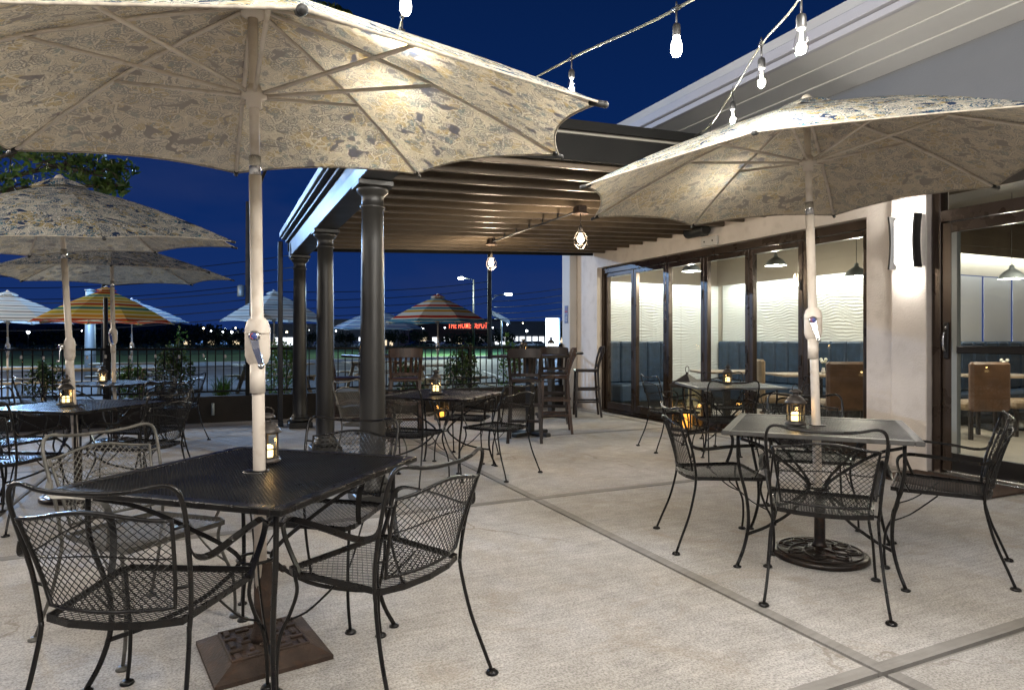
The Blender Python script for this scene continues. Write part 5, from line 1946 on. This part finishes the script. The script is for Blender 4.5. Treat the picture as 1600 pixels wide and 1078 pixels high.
t = pole_thing(165, 10.45, 2.0, .038, M['black'], 'slim dark post in front of the orange striped umbrella', 'post', 'lamp_post')
q = MB(); q.bbox(-.06, .06, -.06, .06, 0, .02, .004); obj('base_plate', q, M['black'], t)
t = pole_thing(141, 22, 3.0, .16, M['galv'], 'thick pale post standing beyond the orange striped umbrella', 'post', 'sign_post')
q = MB(); q.lathe([(.17, 3.0), (.17, 3.03), (0, 3.06)], 12); obj('cap', q, M['galv'], t)
t = pole_thing(387.5, 34, 8.6, .13, M['polewood'], 'dark utility pole with power lines behind the cream umbrella pole', 'utility pole', 'utility_pole')
q = MB(); q.lathe([(.16, 0), (.18, .05), (.18, .55), (.1, .62)], 14, (-.35, 0, 3.6)); obj('transformer', q, M['galv'], t)
t2 = pole_thing(765, 46, 10.5, .15, M['polewood'], 'utility pole with a cobra lamp and a slanted panel right of the red sign', 'utility pole', 'utility_pole')
q = MB(); q.tube(smooth([(.0, 0, 4.0), (.5, -.1, 4.5), (1.3, -.2, 4.6)], 3), .04, 6); arm = obj('lamp_arm', q, M['galv'], t2)
q = MB(); q.bbox(1.1, 1.65, -.32, -.1, 4.55, 4.68, .03); obj('lamp_head', q, M['lampglow'], arm)
q = MB(); q.bbox(-.75, .75, -.03, .03, -.35, .35, .01); q.xf(Matrix.Translation((.75, -.25, 2.95)) @ Matrix.Rotation(radians(24), 4, 'Y') @ Matrix.Rotation(radians(-55), 4, 'X')); obj('solar_panel', q, M['galv'], t2)
q = MB(); q.tube([(.9, -.1, 0.2), (.9, -.1, 2.8)], .05, 6); obj('panel_post', q, M['galv'], t2)


def wires(label, A, B, n, dz_, sag, r_=.022):
    t = thing('power_line', label, 'power line', (0, 0, 0), 0, 'power lines over the road')
    for i in range(n):
        a = Vector(A) + Vector((0, 0, -dz_ * i)); b = Vector(B) + Vector((0, 0, -dz_ * i * 1.1))
        q = MB(); q.tube([a.lerp(b, k_ / 14) - Vector((0, 0, sag * 4 * (k_ / 14) * (1 - k_ / 14))) for k_ in range(15)], r_, 4)
        obj('wire', q, M['wire'], t)


def at3(px, d, z):
    x, y = W(px, d); return (x, y, z)


def zy(py, d):
    return H + (532 - py) * d / 1010


wires('three power lines between the two utility poles', at3(384, 34, zy(455, 34)), at3(765, 46, zy(440, 46)), 4, .45, .3)
wires('power lines running left from the dark utility pole', at3(384, 34, zy(455, 34)), at3(-150, 34, zy(470, 34)), 4, .45, .35)
wires('bundle of power lines running right to the building corner', at3(765, 46, zy(462, 46)), at3(1000, 40, zy(425, 40)), 5, .42, .3)
wires('far power lines crossing the sky at the left', at3(-100, 52, zy(430, 52)), at3(460, 52, zy(398, 52)), 3, .9, .7, .03)


def street_lamp(px, d, py, label, pw, arm_=.0, glow='lampglow', lc=STREET):
    x, y = W(px, d); z = zy(py, d)
    t = thing('street_lamp', label, 'street lamp', (x, y, -.06), 0, 'street lamps along the road')
    q = MB(); q.tube([(0, 0, 0), (0, 0, z * .5), (0, 0, z + .05)], .09, 8, scale=[1.2, 1, .7]); obj('pole', q, M['fence'], t)
    q = MB(); q.tube([(0, 0, z + .05), (-1.3 + arm_, -.6, z + .15)], .04, 6); obj('arm', q, M['fence'], t)
    q = MB(); q.lathe([(0, -.10), (.20, -.07), (.26, .02), (.15, .10), (0, .12)], 14, (-1.3 + arm_, -.6, z + .06)); obj('lamp_head', q, M[glow], t)
    if pw:
        lamp('street_light_source', (-1.3 + arm_, -.6, z - .30), pw, lc, .15, t)


street_lamp(740, 52, 437, 'tall street lamp glowing white above the red and teal umbrella', 7000, lc=(.85, 1.0, .85))
street_lamp(916, 60, 440, 'street lamp close to the building corner, greenish white', 12000, .2)
# street lamp behind the umbrella, set where its bluish light grazes the pergola fascia
t = thing('street_lamp', 'tall bluish street lamp hidden behind the nearest umbrella', 'street lamp', (-2.7, 20.5, -.06), 0, 'street lamps along the road')
q = MB(); q.tube([(0, 0, 0), (0, 0, 3.6), (0, 0, 7.2)], .07, 8, scale=[1.2, 1, .7]); obj('pole', q, M['fence'], t)
q = MB(); q.tube([(0, 0, 7.2), (.8, -.5, 7.35)], .04, 6); obj('arm', q, M['galv'], t)
q = MB(); q.bbox(.6, 1.15, -.75, -.4, 7.28, 7.42, .03); obj('lamp_head', q, M['lampglow'], t)
lamp('street_light_source', (.87, -.57, 7.15), P_STREET * .32, STREET, .08, t)
t = dup(t, (-6.6, 22.0, -1.9), .3, 'lower bluish street lamp just outside the left edge of the frame')
for o_ in t.children:
    if o_.type == 'LIGHT':
        o_.data = o_.data.copy(); o_.data.energy = P_STREET
# second lot lamp, unseen; made warm and stronger to brighten the striped umbrellas
street_lamp(-260, 24, 200, 'unseen lot lamp beyond the left edge lighting the asphalt and umbrellas', 3000, lc=(1.0, .86, .66))

street_lamp(-480, 9.0, 95, 'added unseen lot lamp left of the patio, brightening the orange umbrella', 1500, lc=(1.0, .88, .70))  # lamp added out of view to light the orange umbrella's front
# lit pylon sign
x, y = W(863, 45)
t = thing('pylon_sign', 'upright glowing white sign panel with blue side beyond the railing', 'sign', (x, y, -.06), -YAW)
q = MB(); q.bbox(-.46, .40, -.22, -.20, .25, 2.85, .01); obj('face', q, M['signwhite'], t)
q = MB(); q.bbox(-.46, .52, -.199, .20, .25, 2.88, .02); obj('cabinet', q, M['signside'], t)
q = MB(); q.box(-.3, .3, -.15, .15, 0, .25); obj('base', q, M['greyfar'], t)
lamp('sign_lamp', (0, -1.2, 1.6), 160, STREET, .6, t)

# store with the red letters
def building(px, d, wdt, dep, h_, label, mat, name='store_building'):
    x, y = W(px, d)
    t = thing(name, label, 'building', (x, y, -.3), -YAW)
    q = MB(); q.box(-wdt / 2, wdt / 2, 0, dep, 0, h_); obj('wall', q, mat, t)
    q = MB(); q.box(-wdt / 2 - .3, wdt / 2 + .3, -.3, dep + .3, h_ + .01, h_ + .5); obj('roof', q, M['greyfar'], t)
    return t


D1 = 190
st_ = building(716, D1, 27, 30, zy(499, D1), 'big dark store with glowing red letters on its front', M['brickfar'])
fc = bpy.data.curves.new('sign_letters', 'FONT')
fc.body = 'THE HOME DEPOT'; fc.align_x = 'CENTER'; fc.align_y = 'CENTER'; fc.size = 2.5; fc.extrude = .08; fc.offset = .012; fc.space_character = 1.12
tmp = bpy.data.objects.new('text_source', fc)
fme = bpy.data.meshes.new_from_object(tmp); bpy.data.objects.remove(tmp)
fme.materials.clear(); fme.materials.append(M['signred'])
fo = bpy.data.objects.new('sign_letters', fme); COL.objects.link(fo); fo.parent = st_
fo.location = ((731 - 716) / 1010 * D1, -.45, zy(509, D1) + .3); fo.rotation_euler = (pi / 2, 0, 0); fo.scale = (.50, 1, 1)
q = MB(); q.bbox(-2.9, 8.6, -.28, -.02, zy(514, D1) + .05, zy(503.5, D1) + .5, .05); obj('sign_board', q, M['card'], st_)
for i in range(7):
    q = MB(); q.box(-11 + i * 3.4, -9.2 + i * 3.4, -.12, -.02, .4, 2.5); wn = obj('window', q, M['winlit' if i % 3 else 'winwarm'], st_)

D2 = 150
b2 = building(570, D2, 16, 14, zy(500, D2), 'far grey building with a row of lit windows and bright shopfront', M['greyfar'], 'shop_building')
for i in range(4):
    q = MB(); q.box(-6.2 + i * 1.25, -5.4 + i * 1.25, -.1, -.02, zy(513, D2) + .3, zy(508, D2) + .3); obj('window', q, M['winlit'], b2)
q = MB(); q.box(-1.4, 2.4, -.1, -.02, .35, 2.3); obj('shopfront', q, M['winlit'], b2)
for i in range(3):
    q = MB(); q.box(3 + i * 1.4, 3.7 + i * 1.4, -.1, -.02, .4, 1.7); obj('window', q, M['winwarm'], b2)
D3 = 170
b3 = building(812, D3, 15, 20, zy(503, D3), 'long low lit building behind the glowing white sign', M['greyfar'], 'shop_building')
for i in range(8):
    q = MB(); q.box(-6.8 + i * 1.7, -5.5 + i * 1.7, -.1, -.02, .5, 2.6); obj('window', q, M['winlit'], b3)
b4 = building(890, 160, 6.5, 10, zy(503, 160), 'grey far building left of the restaurant corner', M['greyfar'], 'shop_building')
for i in range(3):
    q = MB(); q.box(-2.6 + i * 1.9, -1.3 + i * 1.9, -.1, -.02, 1.0, 2.3); obj('window', q, M['winwarm'], b4)
b5 = building(455, 140, 9, 10, zy(507, 140), 'small far building with bright front between the columns', M['greyfar'], 'shop_building')
q = MB(); q.box(-3.4, 1.5, -.1, -.02, .4, 2.2); obj('shopfront', q, M['winlit'], b5)

b6 = building(345, 175, 24, 10, zy(521, 175), 'long low far building with dim bluish windows left of the cream pole', M['greyfar'], 'shop_building')
for i in range(6):
    q = MB(); q.box(-10 + i * 3.3, -8.2 + i * 3.3, -.1, -.02, .5, 1.5); obj('window', q, M['signside' if i % 2 else 'winwarm'], b6)
# small parking lot lamps far away
FAR = [(44, 519), (128, 517), (318, 513), (330, 517), (352, 514), (362, 519), (368, 512.5), (392, 513), (405, 520), (348, 519), (475, 512), (483, 516), (503, 513), (640, 510), (612, 511), (660, 513), (770, 512), (793, 507), (817, 505), (823, 517), (898, 523), (525, 517), (448, 519), (695, 512)]
FL = ['below the white umbrella at the far left', 'below the left part of the orange umbrella', 'leftmost of the cluster left of the cream pole', 'second from the left in the cluster beside the cream pole', 'highest in the middle of the cluster by the cream pole', 'right of the middle in the cluster by the cream pole',
      'next to the cream pole on its left', 'hidden behind the cream umbrella pole', 'just right of the cream umbrella pole', 'lowest of the cluster left of the cream pole', 'between the two farther columns, upper', 'between the two farther columns, lower', 'right of the middle column', 'right of the nearest column, left one',
      'behind the nearest column edge', 'left of the red letters near the umbrella pole', 'just right of the red letters', 'between utility pole and lit low building', 'above the lit low building', 'left of the glowing white sign', 'beside the pale end wall', 'over the bright shopfront', 'between downspout and farthest column', 'at the left end of the red letters']
base_t = None; warm_head = None
for i, (px, py) in enumerate(FAR):
    d = 120 + (i * 37) % 50
    x, y = W(px, d)
    nm = 'glowing far lot lamp ' + FL[i]
    if base_t is None:
        t = thing('lot_lamp', nm, 'lot lamp', (x, y, zy(py, d)), 0, 'far parking lot lamps')
        q = MB(); q.ball((0, 0, 0), .19, 10); obj('lamp_head', q, M['farlamp'], t)
        q = MB(); q.tube([(0, 0, -.2), (0, 0, -3.0)], .05, 5); obj('pole', q, M['black'], t)
        base_t = t
    else:
        t = dup(base_t, (x, y, zy(py, d)), label='glowing far lot lamp ' + FL[i])
    if i % 4 == 2:
        for o_ in t.children:
            if o_.name.startswith('lamp_head'):
                if warm_head is None:
                    warm_head = o_.data.copy(); warm_head.materials[0] = M['farwarm']
                o_.data = warm_head
    sc_ = (1.45, .8, 1.0, .65, 1.15)[i % 5]
    t.scale = (sc_, sc_, sc_)

# parked cars in the far lot
def car_things():
    first = None
    spots = [(822, 118, 'carw'), (838, 122, 'card'), (808, 120, 'carw'), (748, 124, 'carw'), (735, 121, 'card'), (700, 122, 'carw'), (668, 126, 'carw'), (652, 122, 'card'), (560, 118, 'carw'), (500, 122, 'carw')]
    lbs = ['white car parked left of the glowing sign', 'dark car parked just left of the glowing sign', 'white car parked in front of the lit low building', 'white car parked under the red letters', 'dark car parked under the red letters', 'white car parked below the left end of the red letters', 'white car parked left of the big store', 'dark car parked left of the big store', 'white car parked behind the nearest column', 'white car parked between the two farther columns']
    me = {}
    for kx in ('carw', 'card'):
        q = MB(); pr = [(-2.2, .35), (-2.25, .75), (-1.3, .92), (-.7, 1.42), (.9, 1.42), (1.5, .95), (2.15, .85), (2.2, .35)]
        vs = [(x, s_ * .85, z) for s_ in (-1, 1) for (x, z) in pr]; n = len(pr)
        q.add(vs, [(i, (i + 1) % n, n + (i + 1) % n, n + i) for i in range(n)] + [tuple(range(n)), tuple(reversed(range(n, 2 * n)))])
        me[kx] = mesh_of('body', q, M[kx])
    q = MB()
    for s_ in (-1, 1):
        q.add([(-1.15, s_ * .86, .95), (1.3, s_ * .86, .95), (.85, s_ * .86, 1.36), (-.68, s_ * .86, 1.36)], [(0, 1, 2, 3)])
    gm = mesh_of('side_window', q, M['carglass'])
    q = MB(); q.lathe([(0, -.11), (.33, -.11), (.33, .11), (0, .11)], 14, axis=(0, 1, 0)); wm = mesh_of('wheel', q, M['tyre'])
    for (px, d, kx), lb in zip(spots, lbs):
        x, y = W(px, d)
        t = thing('parked_car', lb, 'car', (x, y, -.28), random.choice([-.4, .2, 1.2]), 'cars parked in the far lot')
        obj('body', me[kx], None, t); obj('side_window', gm, None, t)
        for sx in (-1.35, 1.35):
            for s_ in (-.80, .80):
                obj('wheel', wm, None, t, loc=(sx, s_, .33))


car_things()
lamp_pts = [(830, 112), (690, 114), (540, 112)]
# far trees in front of the store and at the left
ft = [(600, 108, 3.3), (622, 112, 2.7), (655, 110, 3.2), (706, 112, 2.3), (726, 108, 2.4), (745, 114, 2.4), (772, 110, 2.9), (792, 112, 2.6), (480, 112, 3.0), (540, 108, 2.6), (885, 105, 3.4)]
fl = ['left of the lit shop windows', 'behind the nearest column', 'left of the big store', 'below the first red letters', 'below the middle of the red letters', 'below the last red letters', 'right of the red letters', 'left of the lit low building', 'between the farther columns', 'before the bright shopfront', 'beside the restaurant corner']
for (px, d, h_), w_ in zip(ft, fl):
    x, y = W(px, d)
    tree(x, y, 'small far tree ' + w_, h_ * .6, .12, [((0, 0, h_ * .75), (1.5, 1.5, h_ * .42)), ((.9, 0, h_ * .6), (.9, .9, .8)), ((-.9, .2, h_ * .62), (.9, .9, .8))], M['farleaf'], 130, .5, group='far trees by the store')
q = MB()
for i in range(150):
    px = -260 + i * 5.6
    d = 165 + random.uniform(-15, 15)
    x, y = W(px, d)
    hh = 3.3 + 1.6 * abs(sin(i * .11)) + random.uniform(-.5, .8)
    leaves(q, (x, y, hh * .5), (3.0, 3.0, hh * .55), 60, 1.1, .1)
obj('treeline', q, M['farleaf'], kind='stuff')
q = MB()
for i in range(120):
    px = -120 + i * 9.2
    d = 78 + random.uniform(-6, 6); x, y = W(px, d)
    leaves(q, (x, y, .35), (1.6, 1.4, .55 + .25 * sin(i * .7)), 26, .4, .1)
obj('hedge', q, M['farleaf'], kind='stuff')
